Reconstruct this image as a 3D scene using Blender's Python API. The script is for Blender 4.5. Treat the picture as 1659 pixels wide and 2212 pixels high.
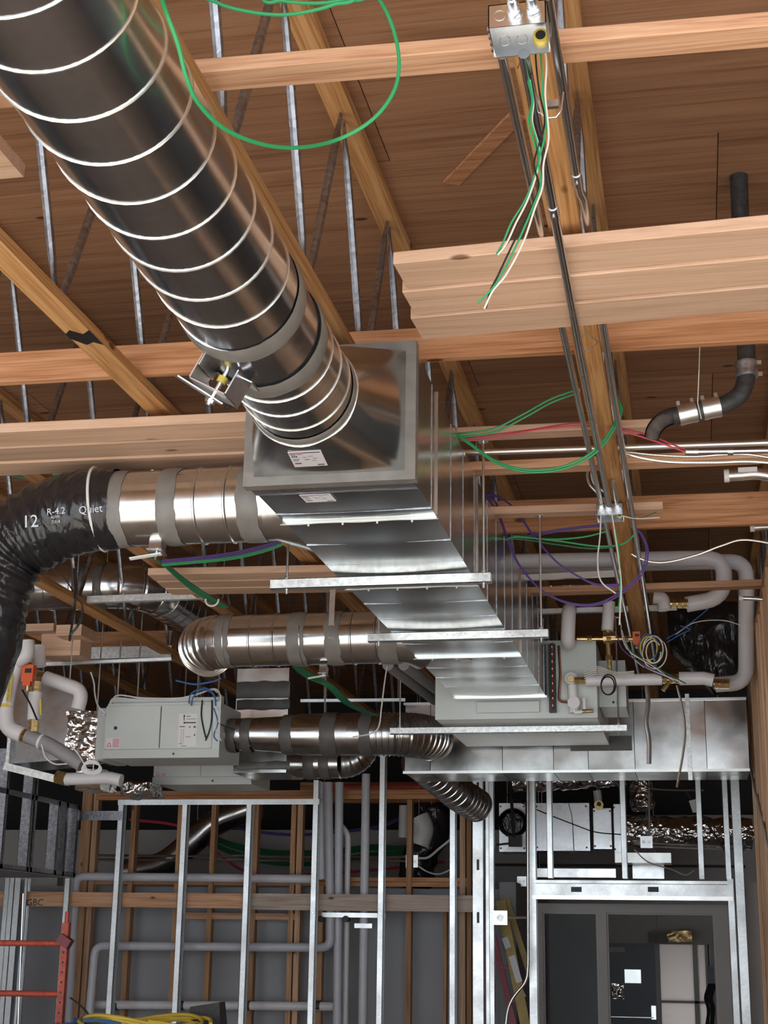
import bpy, math, random
from mathutils import Vector, Matrix, noise
random.seed(7)
for o in list(bpy.data.objects): bpy.data.objects.remove(o, do_unlink=True)
scn = bpy.context.scene
COL = scn.collection
PI = math.pi

# ------------------------------------------------------------------ camera
F_PX, CXP, CYP = 3238.0, 829.5, 1106.0
EYE = Vector((0.0, 0.0, 1.8))
YAW, PIT, ROLL = -0.20347281, 0.2802346, 0.01509724
_f = Vector((math.sin(YAW)*math.cos(PIT), math.cos(YAW)*math.cos(PIT), math.sin(PIT)))
_r = Vector((math.cos(YAW), -math.sin(YAW), 0))
_u = _r.cross(_f)
RT = _r*math.cos(ROLL) + _u*math.sin(ROLL)
UP = -_r*math.sin(ROLL) + _u*math.cos(ROLL)
cd = bpy.data.cameras.new('camera'); cam = bpy.data.objects.new('camera', cd); COL.objects.link(cam)
cd.sensor_fit = 'HORIZONTAL'; cd.sensor_width = 36.0; cd.lens = F_PX*36.0/1659.0
cd.clip_start = 0.05; cd.clip_end = 200
m = Matrix((RT, UP, -_f)).transposed().to_4x4(); m.translation = EYE
cam.matrix_world = m
scn.camera = cam

# ------------------------------------------------------------------ light
W = bpy.data.worlds.new('world'); scn.world = W; W.use_nodes = True
bg = W.node_tree.nodes['Background']
bg.inputs['Color'].default_value = (0.86, 0.93, 1.0, 1); bg.inputs['Strength'].default_value = 2.3
sl = bpy.data.lights.new('sun', 'SUN'); sl.energy = 14.0; sl.angle = math.radians(2); sl.color = (1.0, 0.95, 0.87)
sun = bpy.data.objects.new('sun', sl); COL.objects.link(sun)
sun.rotation_euler = Vector((0.25, 1.0, -0.72)).to_track_quat('-Z', 'Y').to_euler()
vs = scn.view_settings
vs.view_transform = 'Standard'; vs.look = 'None'; vs.gamma = 1.0; vs.use_curve_mapping = False
vs.exposure = 0.38

# ------------------------------------------------------------------ helpers
def at(px, py, x=None, y=None, z=None):
    """world point seen at a photo pixel on a given building plane"""
    d = RT*((px-CXP)/F_PX) + UP*(-(py-CYP)/F_PX) + _f
    if x is not None: t = (x-EYE.x)/d.x
    elif y is not None: t = (y-EYE.y)/d.y
    else: t = (z-EYE.z)/d.z
    return EYE + d*t
WLOC = {}
def wl(o):
    return WLOC.get(o.name, Vector((0,0,0)))
def tag(o, label=None, cat=None, group=None, kind=None):
    if label: o['label'] = label
    if cat: o['category'] = cat
    if group: o['group'] = group
    if kind: o['kind'] = kind
    return o
def thing(name, loc, label=None, cat=None, group=None, kind=None):
    o = bpy.data.objects.new(name, None); COL.objects.link(o)
    o.empty_display_size = 0.05
    o.location = loc; WLOC[o.name] = Vector(loc)
    return tag(o, label, cat, group, kind)
def frame_for(d):
    d = Vector(d).normalized()
    a = Vector((0,0,1)) if abs(d.z) < 0.9 else Vector((1,0,0))
    s = d.cross(a).normalized(); u = s.cross(d).normalized()
    return d, s, u
def smooth_path(pts, k=6):
    pts = [Vector(p) for p in pts]
    if len(pts) < 3: return pts
    out = []
    for i in range(len(pts)-1):
        p0 = pts[i-1] if i else pts[0]*2-pts[1]
        p1, p2 = pts[i], pts[i+1]
        p3 = pts[i+2] if i+2 < len(pts) else pts[-1]*2-pts[-2]
        for j in range(k):
            t = j/k
            out.append(0.5*((2*p1)+(-p0+p2)*t+(2*p0-5*p1+4*p2-p3)*t*t+(-p0+3*p1-3*p2+p3)*t**3))
    out.append(pts[-1]); return out
class MB:
    def __init__(s): s.v = []; s.f = []
    def add(s, vs, fs):
        n = len(s.v); s.v += [Vector(v) for v in vs]; s.f += [tuple(i+n for i in f) for f in fs]; return s
    def box(s, x0, x1, y0, y1, z0, z1):
        if x0 > x1: x0, x1 = x1, x0
        if y0 > y1: y0, y1 = y1, y0
        if z0 > z1: z0, z1 = z1, z0
        return s.add([(x0,y0,z0),(x1,y0,z0),(x1,y1,z0),(x0,y1,z0),(x0,y0,z1),(x1,y0,z1),(x1,y1,z1),(x0,y1,z1)],
                     [(3,2,1,0),(4,5,6,7),(0,1,5,4),(1,2,6,5),(2,3,7,6),(3,0,4,7)])
    def hexa(s, p):   # 8 points: bottom 4 ccw, top 4
        return s.add(p, [(3,2,1,0),(4,5,6,7),(0,1,5,4),(1,2,6,5),(2,3,7,6),(3,0,4,7)])
    def bar(s, p, q, w, h, up=(0,0,1)):     # oriented box along p->q, w sideways, h along up
        p, q = Vector(p), Vector(q); d = (q-p).normalized(); u = Vector(up)
        sd = d.cross(u).normalized(); u = sd.cross(d).normalized()
        a, b = sd*(w/2), u*(h/2)
        return s.add([p-a-b, p+a-b, p+a+b, p-a+b, q-a-b, q+a-b, q+a+b, q-a+b],
                     [(0,1,2,3),(7,6,5,4),(0,4,5,1),(1,5,6,2),(2,6,7,3),(3,7,4,0)])
    def tube(s, path, r, n=10, caps=True, flat=None, closed=False):
        path = [Vector(p) for p in path]; m = len(path)
        rr = r if isinstance(r, (list, tuple)) else [r]*m
        base = len(s.v); up = None
        for i, p in enumerate(path):
            d = (path[min(i+1,m-1)]-path[max(i-1,0)])
            if d.length < 1e-9: d = Vector((0,0,1))
            d.normalize()
            if up is None: _, sd, up = frame_for(d)
            else:
                up = (up - d*up.dot(d))
                if up.length < 1e-6: _, sd, up = frame_for(d)
                up.normalize(); sd = d.cross(up).normalized()
            fx, fy = (flat[i] if flat else (1, 1))
            for k in range(n):
                a = 2*PI*k/n
                s.v.append(p + sd*(math.cos(a)*rr[i]*fx) + up*(math.sin(a)*rr[i]*fy))
        for i in range(m-1):
            for k in range(n):
                a = base+i*n+k; b = base+i*n+(k+1) % n
                s.f.append((a, b, b+n, a+n))
        if caps:
            s.f.append(tuple(base+k for k in reversed(range(n))))
            s.f.append(tuple(base+(m-1)*n+k for k in range(n)))
        return s
    def cyl(s, p, q, r, n=14, caps=True): return s.tube([p, q], r, n, caps)
    def sphere(s, c, r, n=10):
        c = Vector(c); pts = []; rad = []
        for i in range(n+1):
            t = PI*i/n; pts.append(c+Vector((0,0,-math.cos(t)*r))); rad.append(max(1e-4, math.sin(t)*r))
        return s.tube(pts, rad, n)
    def prism(s, poly, vec):
        poly = [Vector(p) for p in poly]; v = Vector(vec); n = len(poly)
        return s.add(poly+[p+v for p in poly], [tuple(range(n)), tuple(range(2*n-1, n-1, -1))] +
                     [(i, i+n, (i+1) % n + n, (i+1) % n) for i in range(n)])
    def quad(s, a, b, c, d): return s.add([a, b, c, d], [(0,1,2,3)])
    def build(s, name, mat, parent=None, sharp=32, **k):
        me = bpy.data.meshes.new(name)
        if parent is not None: base = wl(parent)
        else:
            xs = [v.x for v in s.v]; ys = [v.y for v in s.v]; zs = [v.z for v in s.v]
            base = Vector(((min(xs)+max(xs))/2, (min(ys)+max(ys))/2, min(zs)))
        me.from_pydata([tuple(v-base) for v in s.v], [], s.f)
        me.update()
        me.shade_smooth()
        me.set_sharp_from_angle(angle=math.radians(sharp))
        me.materials.append(M[mat] if isinstance(mat, str) else mat)
        o = bpy.data.objects.new(name, me); COL.objects.link(o)
        if parent is not None: o.parent = parent; WLOC[o.name] = base.copy()
        else: o.location = base; WLOC[o.name] = base.copy()
        return tag(o, **k)
def fix_normals():
    import bmesh
    done = set()
    for o in bpy.data.objects:
        if o.type == 'MESH' and o.data.name not in done:
            done.add(o.data.name)
            b = bmesh.new(); b.from_mesh(o.data); bmesh.ops.recalc_face_normals(b, faces=b.faces); b.to_mesh(o.data); b.free()
def text_geo(txt, size, ext=0.0):
    c = bpy.data.curves.new('t', 'FONT'); c.body = txt; c.size = size; c.extrude = ext; c.resolution_u = 2
    o = bpy.data.objects.new('t', c); COL.objects.link(o)
    dg = bpy.context.evaluated_depsgraph_get(); dg.update()
    me = bpy.data.meshes.new_from_object(o.evaluated_get(dg))
    vs = [v.co.copy() for v in me.vertices]; fs = [tuple(p.vertices) for p in me.polygons]
    bpy.data.objects.remove(o); bpy.data.curves.remove(c); bpy.data.meshes.remove(me)
    return vs, fs

# ------------------------------------------------------------------ materials
M = {}
def nt(name):
    m = bpy.data.materials.new(name); m.use_nodes = True; M[name] = m
    t = m.node_tree; b = t.nodes['Principled BSDF']
    return m, t, b
def lk(t, a, b): t.links.new(a, b)
def nod(t, typ, **k):
    n = t.nodes.new(typ)
    for a, v in k.items():
        if a in n.inputs: n.inputs[a].default_value = v
        else: setattr(n, a, v)
    return n
def coord(t, scale=(1,1,1), rnd=True):
    tc = nod(t, 'ShaderNodeTexCoord'); mp = nod(t, 'ShaderNodeMapping'); mp.inputs['Scale'].default_value = scale
    if rnd:
        oi = nod(t, 'ShaderNodeObjectInfo'); mu = nod(t, 'ShaderNodeMath', operation='MULTIPLY'); mu.inputs[1].default_value = 37.0
        lk(t, oi.outputs['Random'], mu.inputs[0]); ad = nod(t, 'ShaderNodeVectorMath', operation='ADD')
        lk(t, tc.outputs['Object'], ad.inputs[0]); lk(t, mu.outputs[0], ad.inputs[1]); lk(t, ad.outputs[0], mp.inputs['Vector'])
    else: lk(t, tc.outputs['Object'], mp.inputs['Vector'])
    return mp.outputs['Vector']
def ramp(t, fac, stops):
    r = nod(t, 'ShaderNodeValToRGB'); e = r.color_ramp.elements
    e[0].position, e[0].color = stops[0][0], (*stops[0][1], 1); e[1].position, e[1].color = stops[-1][0], (*stops[-1][1], 1)
    for p, c in stops[1:-1]:
        x = e.new(p); x.color = (*c, 1)
    lk(t, fac, r.inputs['Fac']); return r.outputs['Color']
def bump(t, b, h, strength, dist=0.01):
    n = nod(t, 'ShaderNodeBump'); n.inputs['Strength'].default_value = strength; n.inputs['Distance'].default_value = dist
    lk(t, h, n.inputs['Height']); lk(t, n.outputs['Normal'], b.inputs['Normal'])
def plain(name, col, rough=0.5, metal=0.0, var=0.0, vs=20, spec=0.5):
    m, t, b = nt(name)
    b.inputs['Base Color'].default_value = (*col, 1); b.inputs['Roughness'].default_value = rough; b.inputs['Metallic'].default_value = metal
    b.inputs['Specular IOR Level'].default_value = spec
    if var:
        n = nod(t, 'ShaderNodeTexNoise'); n.inputs['Scale'].default_value = vs; n.inputs['Detail'].default_value = 4
        lk(t, coord(t), n.inputs['Vector'])
        lo = tuple(max(0, c*(1-var)) for c in col); hi = tuple(min(1, c*(1+var)) for c in col)
        lk(t, ramp(t, n.outputs['Fac'], [(0.3, lo), (0.7, hi)]), b.inputs['Base Color'])
    return m
def wood(name, axis, dark, mid, light, knots=True, sc=1.0, rough=0.75):
    m, t, b = nt(name)
    long, cross = 1.6*sc, 34.0*sc
    s = [cross]*3; s['xyz'.index(axis)] = long
    v = coord(t, tuple(s))
    n1 = nod(t, 'ShaderNodeTexNoise'); n1.inputs['Scale'].default_value = 1.0; n1.inputs['Detail'].default_value = 5; n1.inputs['Distortion'].default_value = 0.6
    lk(t, v, n1.inputs['Vector'])
    s2 = [150*sc]*3; s2['xyz'.index(axis)] = 3.0*sc
    n2 = nod(t, 'ShaderNodeTexNoise'); n2.inputs['Scale'].default_value = 1.0; n2.inputs['Detail'].default_value = 3
    lk(t, coord(t, tuple(s2)), n2.inputs['Vector'])
    mx = nod(t, 'ShaderNodeMath', operation='MULTIPLY_ADD'); mx.inputs[1].default_value = 0.45
    lk(t, n2.outputs['Fac'], mx.inputs[0]); 
    hf = nod(t, 'ShaderNodeMath', operation='MULTIPLY'); hf.inputs[1].default_value = 0.6
    lk(t, n1.outputs['Fac'], hf.inputs[0]); lk(t, hf.outputs[0], mx.inputs[2])
    col = ramp(t, mx.outputs[0], [(0.38, dark), (0.50, mid), (0.64, light)])
    oi = nod(t, 'ShaderNodeObjectInfo')
    hs = nod(t, 'ShaderNodeHueSaturation')
    mr = nod(t, 'ShaderNodeMapRange'); mr.inputs['To Min'].default_value = 0.82; mr.inputs['To Max'].default_value = 1.14
    lk(t, oi.outputs['Random'], mr.inputs['Value']); lk(t, mr.outputs[0], hs.inputs['Value']); lk(t, col, hs.inputs['Color'])
    out = hs.outputs['Color']
    if knots:
        s3 = [5.0]*3; s3['xyz'.index(axis)] = 2.2
        vo = nod(t, 'ShaderNodeTexVoronoi'); vo.inputs['Scale'].default_value = 1.0
        lk(t, coord(t, tuple(s3)), vo.inputs['Vector'])
        kr = ramp(t, vo.outputs['Distance'], [(0.05, (1,1,1)), (0.085, (0,0,0))])
        mixn = nod(t, 'ShaderNodeMix', data_type='RGBA')
        lk(t, kr, mixn.inputs['Factor']); lk(t, out, mixn.inputs['A'])
        mixn.inputs['B'].default_value = (dark[0]*0.42, dark[1]*0.36, dark[2]*0.34, 1)
        out = mixn.outputs['Result']
    lk(t, out, b.inputs['Base Color']); b.inputs['Roughness'].default_value = rough
    b.inputs['Specular IOR Level'].default_value = 0.25
    bump(t, b, mx.outputs[0], 0.25, 0.004)
    return m
def galv(name, col, rough, spangle=0.06, sscale=40, wave=0.0, wscale=3, wdist=0.01, streak=None, rvar=0.08):
    m, t, b = nt(name)
    b.inputs['Metallic'].default_value = 1.0
    vo = nod(t, 'ShaderNodeTexVoronoi'); vo.inputs['Scale'].default_value = sscale
    lk(t, coord(t), vo.inputs['Vector'])
    sep = nod(t, 'ShaderNodeSeparateColor'); lk(t, vo.outputs['Color'], sep.inputs[0])
    lo = tuple(c*(1-spangle) for c in col); hi = tuple(min(1, c*(1+spangle)) for c in col)
    lk(t, ramp(t, sep.outputs[0], [(0.0, lo), (1.0, hi)]), b.inputs['Base Color'])
    n = nod(t, 'ShaderNodeTexNoise'); n.inputs['Scale'].default_value = 4; n.inputs['Detail'].default_value = 4
    if streak: lk(t, coord(t, streak), n.inputs['Vector'])
    else: lk(t, coord(t), n.inputs['Vector'])
    mr = nod(t, 'ShaderNodeMapRange'); mr.inputs['From Min'].default_value = 0.3; mr.inputs['From Max'].default_value = 0.7
    mr.inputs['To Min'].default_value = max(0.03, rough-rvar); mr.inputs['To Max'].default_value = rough+rvar
    lk(t, n.outputs['Fac'], mr.inputs['Value']); lk(t, mr.outputs[0], b.inputs['Roughness'])
    if wave:
        w = nod(t, 'ShaderNodeTexNoise'); w.inputs['Scale'].default_value = wscale; w.inputs['Detail'].default_value = 1.5
        lk(t, coord(t), w.inputs['Vector']); bump(t, b, w.outputs['Fac'], wave, wdist)
    return m
wood('fir_x', 'x', (0.46,0.235,0.13), (0.63,0.355,0.21), (0.74,0.46,0.29))
wood('pale_x', 'x', (0.56,0.35,0.235), (0.66,0.43,0.295), (0.72,0.49,0.345))
wood('grey_x', 'x', (0.38,0.29,0.23), (0.50,0.40,0.33), (0.60,0.51,0.44))
wood('red_x', 'x', (0.38,0.165,0.075), (0.54,0.26,0.125), (0.66,0.35,0.19))
wood('honey_y', 'y', (0.36,0.17,0.06), (0.52,0.27,0.105), (0.63,0.36,0.16))
wood('fir_z', 'z', (0.36,0.18,0.09), (0.50,0.28,0.15), (0.60,0.37,0.22))
wood('tan_z', 'z', (0.46,0.26,0.15), (0.62,0.39,0.24), (0.74,0.50,0.33))
wood('ply', 'x', (0.27,0.130,0.067), (0.365,0.188,0.100), (0.43,0.232,0.128), sc=0.7, rough=0.8)
galv('duct', (0.64,0.65,0.64), 0.20, 0.05, 26, 0.06, 4, 0.02)
galv('trunk', (0.60,0.62,0.61), 0.21, 0.03, 18, 0.04, 2.2, 0.03, rvar=0.03)
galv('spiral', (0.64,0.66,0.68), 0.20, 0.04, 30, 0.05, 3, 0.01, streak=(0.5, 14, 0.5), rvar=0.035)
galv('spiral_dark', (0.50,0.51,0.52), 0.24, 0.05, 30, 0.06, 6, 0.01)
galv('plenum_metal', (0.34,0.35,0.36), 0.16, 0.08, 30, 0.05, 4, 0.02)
plain('dark_red', (0.20,0.02,0.03), 0.35)
plain('rust', (0.11,0.085,0.075), 0.8, 0, 0.3, 40)
galv('stud', (0.80,0.84,0.86), 0.42, 0.06, 60)
galv('strut', (0.70,0.71,0.69), 0.38, 0.16, 70)
galv('tubing', (0.42,0.44,0.48), 0.42, 0.25, 60)
galv('emt', (0.66,0.68,0.70), 0.25, 0.03, 40, rvar=0.03)
galv('seam', (0.88,0.88,0.84), 0.35, 0.02, 40)
galv('zinc', (0.74,0.76,0.78), 0.30, 0.04, 50)
galv('foil', (0.86,0.86,0.86), 0.16, 0.05, 30, 1.0, 16, 0.05)
galv('brass', (0.62,0.46,0.22), 0.35, 0.25, 60)
galv('copper', (0.55,0.27,0.17), 0.35, 0.1, 40)
plain('sealant', (0.21,0.198,0.183), 0.38, 0, 0.14, 14)
plain('sealant_dark', (0.10,0.095,0.09), 0.45, 0, 0.15, 14)
plain('unit_grey', (0.64,0.69,0.67), 0.42, 0.0, 0.03, 6)
plain('white_pvc', (0.78,0.76,0.78), 0.35, 0, 0.04, 8)
plain('grey_pvc', (0.62,0.63,0.68), 0.42, 0, 0.05, 6)
plain('grey_wrap', (0.33,0.32,0.33), 0.6, 0, 0.06, 8)
plain('plaster', (0.36,0.37,0.39), 0.85, 0, 0.06, 2)
plain('plaster_warm', (0.44,0.42,0.40), 0.85, 0, 0.06, 2)
plain('concrete', (0.46,0.44,0.41), 0.75, 0, 0.08, 1.5)
plain('black_iron', (0.035,0.034,0.034), 0.55, 0, 0.4, 60)
plain('black', (0.015,0.015,0.017), 0.45)
plain('dark_void', (0.03,0.028,0.028), 0.9)
plain('green', (0.03,0.36,0.13), 0.38)
plain('green_dark', (0.02,0.13,0.06), 0.4)
plain('purple', (0.10,0.055,0.24), 0.42)
plain('blue', (0.05,0.16,0.42), 0.42)
plain('yellow', (0.72,0.55,0.08), 0.4)
plain('white', (0.80,0.80,0.79), 0.4)
plain('wire_white', (0.72,0.70,0.64), 0.4)
plain('red_wire', (0.62,0.06,0.10), 0.42)
plain('orange', (0.80,0.13,0.035), 0.45)
plain('red_paint', (0.52,0.09,0.055), 0.45, 0, 0.25, 30)
plain('paper', (0.86,0.85,0.90), 0.55)
plain('ink', (0.10,0.10,0.12), 0.6)
plain('pink_ink', (0.70,0.12,0.22), 0.6)
plain('frame_taupe', (0.34,0.325,0.31), 0.5, 0, 0.04, 3)
plain('door_navy', (0.028,0.034,0.055), 0.4)
plain('ladder_yellow', (0.50,0.36,0.10), 0.5, 0, 0.1, 20)
plain('ladder_red', (0.45,0.12,0.16), 0.5, 0, 0.1, 20)
plain('exit_face', (0.10,0.09,0.07), 0.5)
plain('rubber', (0.05,0.05,0.052), 0.5)
# black polyethylene duct jacket with creases
m, t, b = nt('black_wrap')
b.inputs['Base Color'].default_value = (0.016,0.016,0.018,1); b.inputs['Roughness'].default_value = 0.22
b.inputs['Specular IOR Level'].default_value = 0.6
n = nod(t, 'ShaderNodeTexNoise'); n.inputs['Scale'].default_value = 7; n.inputs['Detail'].default_value = 2.5; n.inputs['Distortion'].default_value = 0.8
lk(t, coord(t, (2.6, 1.0, 1.0)), n.inputs['Vector']); bump(t, b, n.outputs['Fac'], 0.6, 0.04)
m, t, b = nt('glass')
b.inputs['Base Color'].default_value = (0.75,0.78,0.80,1); b.inputs['Roughness'].default_value = 0.04
b.inputs['Transmission Weight'].default_value = 1.0; b.inputs['IOR'].default_value = 1.1
m, t, b = nt('milky')
tr_ = nod(t, 'ShaderNodeBsdfTranslucent'); tr_.inputs['Color'].default_value = (0.85,0.78,0.74,1)
mxs = nod(t, 'ShaderNodeMixShader'); mxs.inputs[0].default_value = 0.7
b.inputs['Base Color'].default_value = (0.6,0.57,0.55,1); b.inputs['Roughness'].default_value = 0.3
n = nod(t, 'ShaderNodeTexNoise'); n.inputs['Scale'].default_value = 3; n.inputs['Distortion'].default_value = 2.0
lk(t, coord(t, (1.0, 1.0, 1.6)), n.inputs['Vector']); bump(t, b, n.outputs['Fac'], 0.6, 0.08)
lk(t, b.outputs[0], mxs.inputs[1]); lk(t, tr_.outputs[0], mxs.inputs[2]); lk(t, mxs.outputs[0], t.nodes['Material Output'].inputs['Surface'])
# ================================================================== SETTING
DECK = 4.66
fl = MB().box(-9.5, 6.0, -3.6, 17.7, -0.12, 0.0).build('floor', 'concrete', kind='structure')
ce = MB().box(-9.5, 6.0, -3.6, 17.7, DECK+0.02, DECK+0.12).build('ceiling', 'ply', kind='structure')
for j in range(13):
    y0 = 1.35 + 1.22*j
    for i in range(5):
        x0 = -8.35 + 2.44*i + (1.22 if j % 2 else 0)
        MB().box(x0+0.002, x0+2.438, y0+0.002, y0+1.217, DECK, DECK+0.018).build('plywood_sheet', 'ply', ce)
MB().box(-9.6, -9.48, -3.6, 17.7, 0, DECK+0.05).build('wall_left', 'plaster', kind='structure')
MB().box(5.98, 6.1, -3.6, 17.7, 0, DECK+0.05).build('wall_side', 'plaster', kind='structure')
MB().box(-9.6, -0.43, 17.6, 17.7, 0, DECK+0.05).box(0.07, 6.1, 17.6, 17.7, 0, DECK+0.05).box(-0.43, 0.07, 17.6, 17.7, 1.8, DECK+0.05).build('wall_rear', 'dark_void', kind='structure')  # unseen opening added behind the far window so sky brightens its panes
# ================================================================== ROOF TRUSSES
CB, CT = 3.75, 3.788          # bottom chord
TB = 4.62                     # top chord underside
def web_mesh(dy):
    mb = MB(); p = Vector((0,0,0)); q = Vector((0, dy, TB-CT+0.03)); d = q-p
    ts = [0, 0.03, 0.09, 0.16, 0.3, 0.5, 0.7, 0.84, 0.91, 0.97, 1.0]
    fl_ = [(0.25,0.25),(1.05,0.35),(1.35,0.4),(1.1,0.85),(1,1),(1,1),(1,1),(1.1,0.85),(1.35,0.4),(1.05,0.35),(0.25,0.25)]
    mb.tube([p+d*t_ for t_ in ts], 0.0155, 8, True, fl_)
    return mb
WEB = {}
TRUSS_LABEL = {
 0: 'open web roof truss over the steel conduit run at right', 1: 'open web roof truss directly above the large spiral duct',
 2: 'open web roof truss left of the large spiral duct, stained chord', 3: 'open web roof truss above the left end of the three pale planks',
 4: 'open web roof truss whose chord crosses behind the black flexible duct', 5: 'open web roof truss above the left grey fan coil unit piping',
 6: 'second roof truss to the left of the black flexible duct', 7: 'leftmost roof truss in the dark corner behind the black duct',
 -1: 'open web roof truss above the black cast iron drain at right'}
def truss(k):
    X = -0.29-0.832*k
    t = thing('roof_truss', (X, 2.0, CB), TRUSS_LABEL[k], 'truss', 'open web roof trusses')
    y0, y1 = 1.6, 15.5
    MB().box(X-0.0445, X+0.0445, y0, y1, CB, CT).build('bottom_chord', 'honey_y', t)
    MB().box(X-0.0445, X+0.0445, y0, y1, TB, TB+0.038).build('top_chord', 'honey_y', t)
    ya = 4.6-0.835*3
    i = 0
    while ya < y1-0.9:
        for sgn in (-1, 1):
            key = sgn
            if key not in WEB:
                WEB[key] = web_mesh(sgn*0.40)
                o = WEB[key].build('web_tube', 'tubing', t); me = o.data
                WEB[key] = me
                # mesh verts are relative to the truss origin: rebuild them around the foot
                for v in me.vertices: v.co += Vector(t.location)
                o.location = Vector((X, ya-sgn*0.412, CT-0.015))-Vector(t.location)
            else:
                o = bpy.data.objects.new('web_tube', WEB[key]); COL.objects.link(o); o.parent = t
                o.location = Vector((X, ya-sgn*0.412, CT-0.015))-Vector(t.location)
        ya += 0.835; i += 1
    return t
TR = {}
for k in (0, 1, 2, 3, 4, 5, 6, 7, -1): TR[k] = truss(k)
# dark scorch mark lapped on the bottom chord left of the duct
XL = -1.954
pts = [(-0.046,4.36),(-0.02,4.33),(0.012,4.37),(0.046,4.34),(0.046,4.47),(0.02,4.44),(-0.01,4.46),(-0.046,4.40)]
MB().prism([(XL+x, y, CB-0.0012) for x, y in pts], (0,0,0.001)).build('stain', 'black', TR[2], label='dark tar stain')

# ================================================================== LUMBER ACROSS THE CHORDS
def board(name, label, cat, p, q, w, h, mat, group=None):
    """p,q: centre of the underside at each end; w along depth, h upward"""
    p, q = Vector(p), Vector(q); d = (q-p).normalized(); s_ = Vector((-d.y, d.x, 0)).normalized()
    a = s_*(w/2); u = Vector((0,0,h)); c = 0.003
    mb = MB()
    prof = [(-1,0,c,0),(1,0,-c,0),(1,0,0,c),(1,1,0,-c),(1,1,-c,0),(-1,1,c,0),(-1,1,0,-c),(-1,0,0,c)]
    ring = [s_*(sx*w/2+dx) + Vector((0,0,hz*h+dz)) for sx, hz, dx, dz in prof]
    n = 8
    mb.add([p+r for r in ring]+[q+r for r in ring], [tuple(range(n)), tuple(range(2*n-1, n-1, -1))]+[(i, (i+1) % n, (i+1) % n+n, i+n) for i in range(n)])
    return mb.build(name, mat, None, label=label, cat=cat, group=group)
ON, UN = 3.7885, 3.7115
LG = 'loose timbers lying across the truss chords'
board('timber', 'pale two by four timber at the top behind the open junction box', 'timber', (-2.9,2.97,ON), (0.9,3.10,ON), 0.089, 0.038, 'fir_x', LG)
board('timber', 'reddish timber on edge behind the square duct transition', 'timber', (-3.4,4.845,ON), (0.9,4.915,ON), 0.040, 0.120, 'red_x', LG)
board('timber', 'whitewashed timber just under the wide three plank platform at right', 'timber', (-0.63,4.59,3.792), (0.9,4.59,3.792), 0.07, 0.03, 'grey_x', LG)
board('timber', 'short timber carrying the nearest trapeze rod, beside the black drain pipe', 'timber', (-1.0,5.745,ON), (-0.09,5.765,ON), 0.089, 0.034, 'pale_x', LG)
board('timber', 'pinkish timber with green cable hanging in front of it', 'timber', (-1.0,6.22,ON), (0.9,6.24,ON), 0.10, 0.038, 'fir_x', LG)
board('timber', 'yellowish timber ending right of the lower junction box', 'timber', (-1.0,6.915,ON), (-0.085,6.95,ON), 0.085, 0.038, 'pale_x', LG)
board('timber', 'deep reddish beam behind the yellowish timber and junction box', 'timber', (-3.0,7.19,ON), (0.9,7.27,ON), 0.04, 0.165, 'red_x', LG)
board('timber', 'far pinkish timber crossing in front of the white insulated pipes', 'timber', (-0.95,8.63,ON), (0.9,8.61,ON), 0.089, 0.038, 'fir_x', LG)
pg = 'planks laid flat under the chords'
for i, nm in enumerate(('front', 'middle', 'rear')):
    y = 3.93+0.181*i
    board('plank', nm+' plank of the wide platform crossed by conduit at right', 'plank', (-0.775-0.008*i, y+0.012, UN-0.038-0.007*i), (0.9, y-0.075, UN-0.038-0.007*i), 0.172, 0.038, 'pale_x', pg)
    y = 5.16+0.167*i
    board('plank', nm+' plank of the platform left of the square transition', 'plank', (-3.6, y-0.04, UN-0.038-0.007*i), (-1.52, y+0.012, UN-0.038-0.007*i), 0.160, 0.038, 'pale_x', pg)
    y = 7.48+0.152*i
    board('plank', nm+' plank of the platform left of the nearest trapeze hanger', 'plank', (-2.81-0.004*i, y-0.03, UN-0.038-0.004*i), (-1.60, y+0.05, UN-0.038-0.004*i), 0.147, 0.038, 'pale_x', pg)
board('plank', 'cut plank end poking in at the left edge below the spiral duct', 'plank', (-3.2,3.06,UN-0.038), (-1.615,3.07,UN-0.038), 0.26, 0.038, 'pale_x', pg)
board('timber', 'dark orange glulam beam far left behind the gored duct elbow', 'timber', (-5.2,10.4,ON), (-3.72,10.43,ON), 0.09, 0.22, 'red_x', LG)
board('timber', 'small grey angled offcut of wood nailed to the roof deck', 'timber', at(975,398,z=DECK-0.012), at(1118,252,z=DECK-0.012), 0.07, 0.012, 'red_x')
# ================================================================== MAIN SPIRAL DUCT
def sealant_band(p, q, r, name, parent, mat='sealant', amp=0.012, n=40, thick=0.004):
    """a brushed ring of duct sealant with ragged edges around axis p->q"""
    p, q = Vector(p), Vector(q); d, s_, u = frame_for(q-p); L = (q-p).length; mb = MB()
    sd = random.random()*50
    rows = [(-0.0, 0.001), (0.12, thick), (0.5, thick*1.3), (0.88, thick), (1.0, 0.001)]
    vs = []
    for i, (t_, h) in enumerate(rows):
        for k in range(n):
            a = 2*PI*k/n
            e = 0.0
            if i in (0, 1): e = amp*(0.5*noise.noise((math.cos(a)*3+sd, math.sin(a)*3, 0.3))+0.35*noise.noise((math.cos(a)*11+sd, math.sin(a)*11, 0.3)))
            if i in (3, 4): e = amp*(0.5*noise.noise((math.cos(a)*3+sd, math.sin(a)*3, 7.3))+0.35*noise.noise((math.cos(a)*11+sd, math.sin(a)*11, 7.3)))
            w = h+0.0015*noise.noise((a*5, i*3.1, sd)) if 0 < i < 4 else h
            vs.append(p+d*(L*t_+e)+(s_*math.cos(a)+u*math.sin(a))*(r+w))
    fs = []
    for i in range(len(rows)-1):
        for k in range(n):
            fs.append((i*n+k, i*n+(k+1) % n, (i+1)*n+(k+1) % n, (i+1)*n+k))
    return mb.add(vs, fs).build(name, mat, parent)
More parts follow.
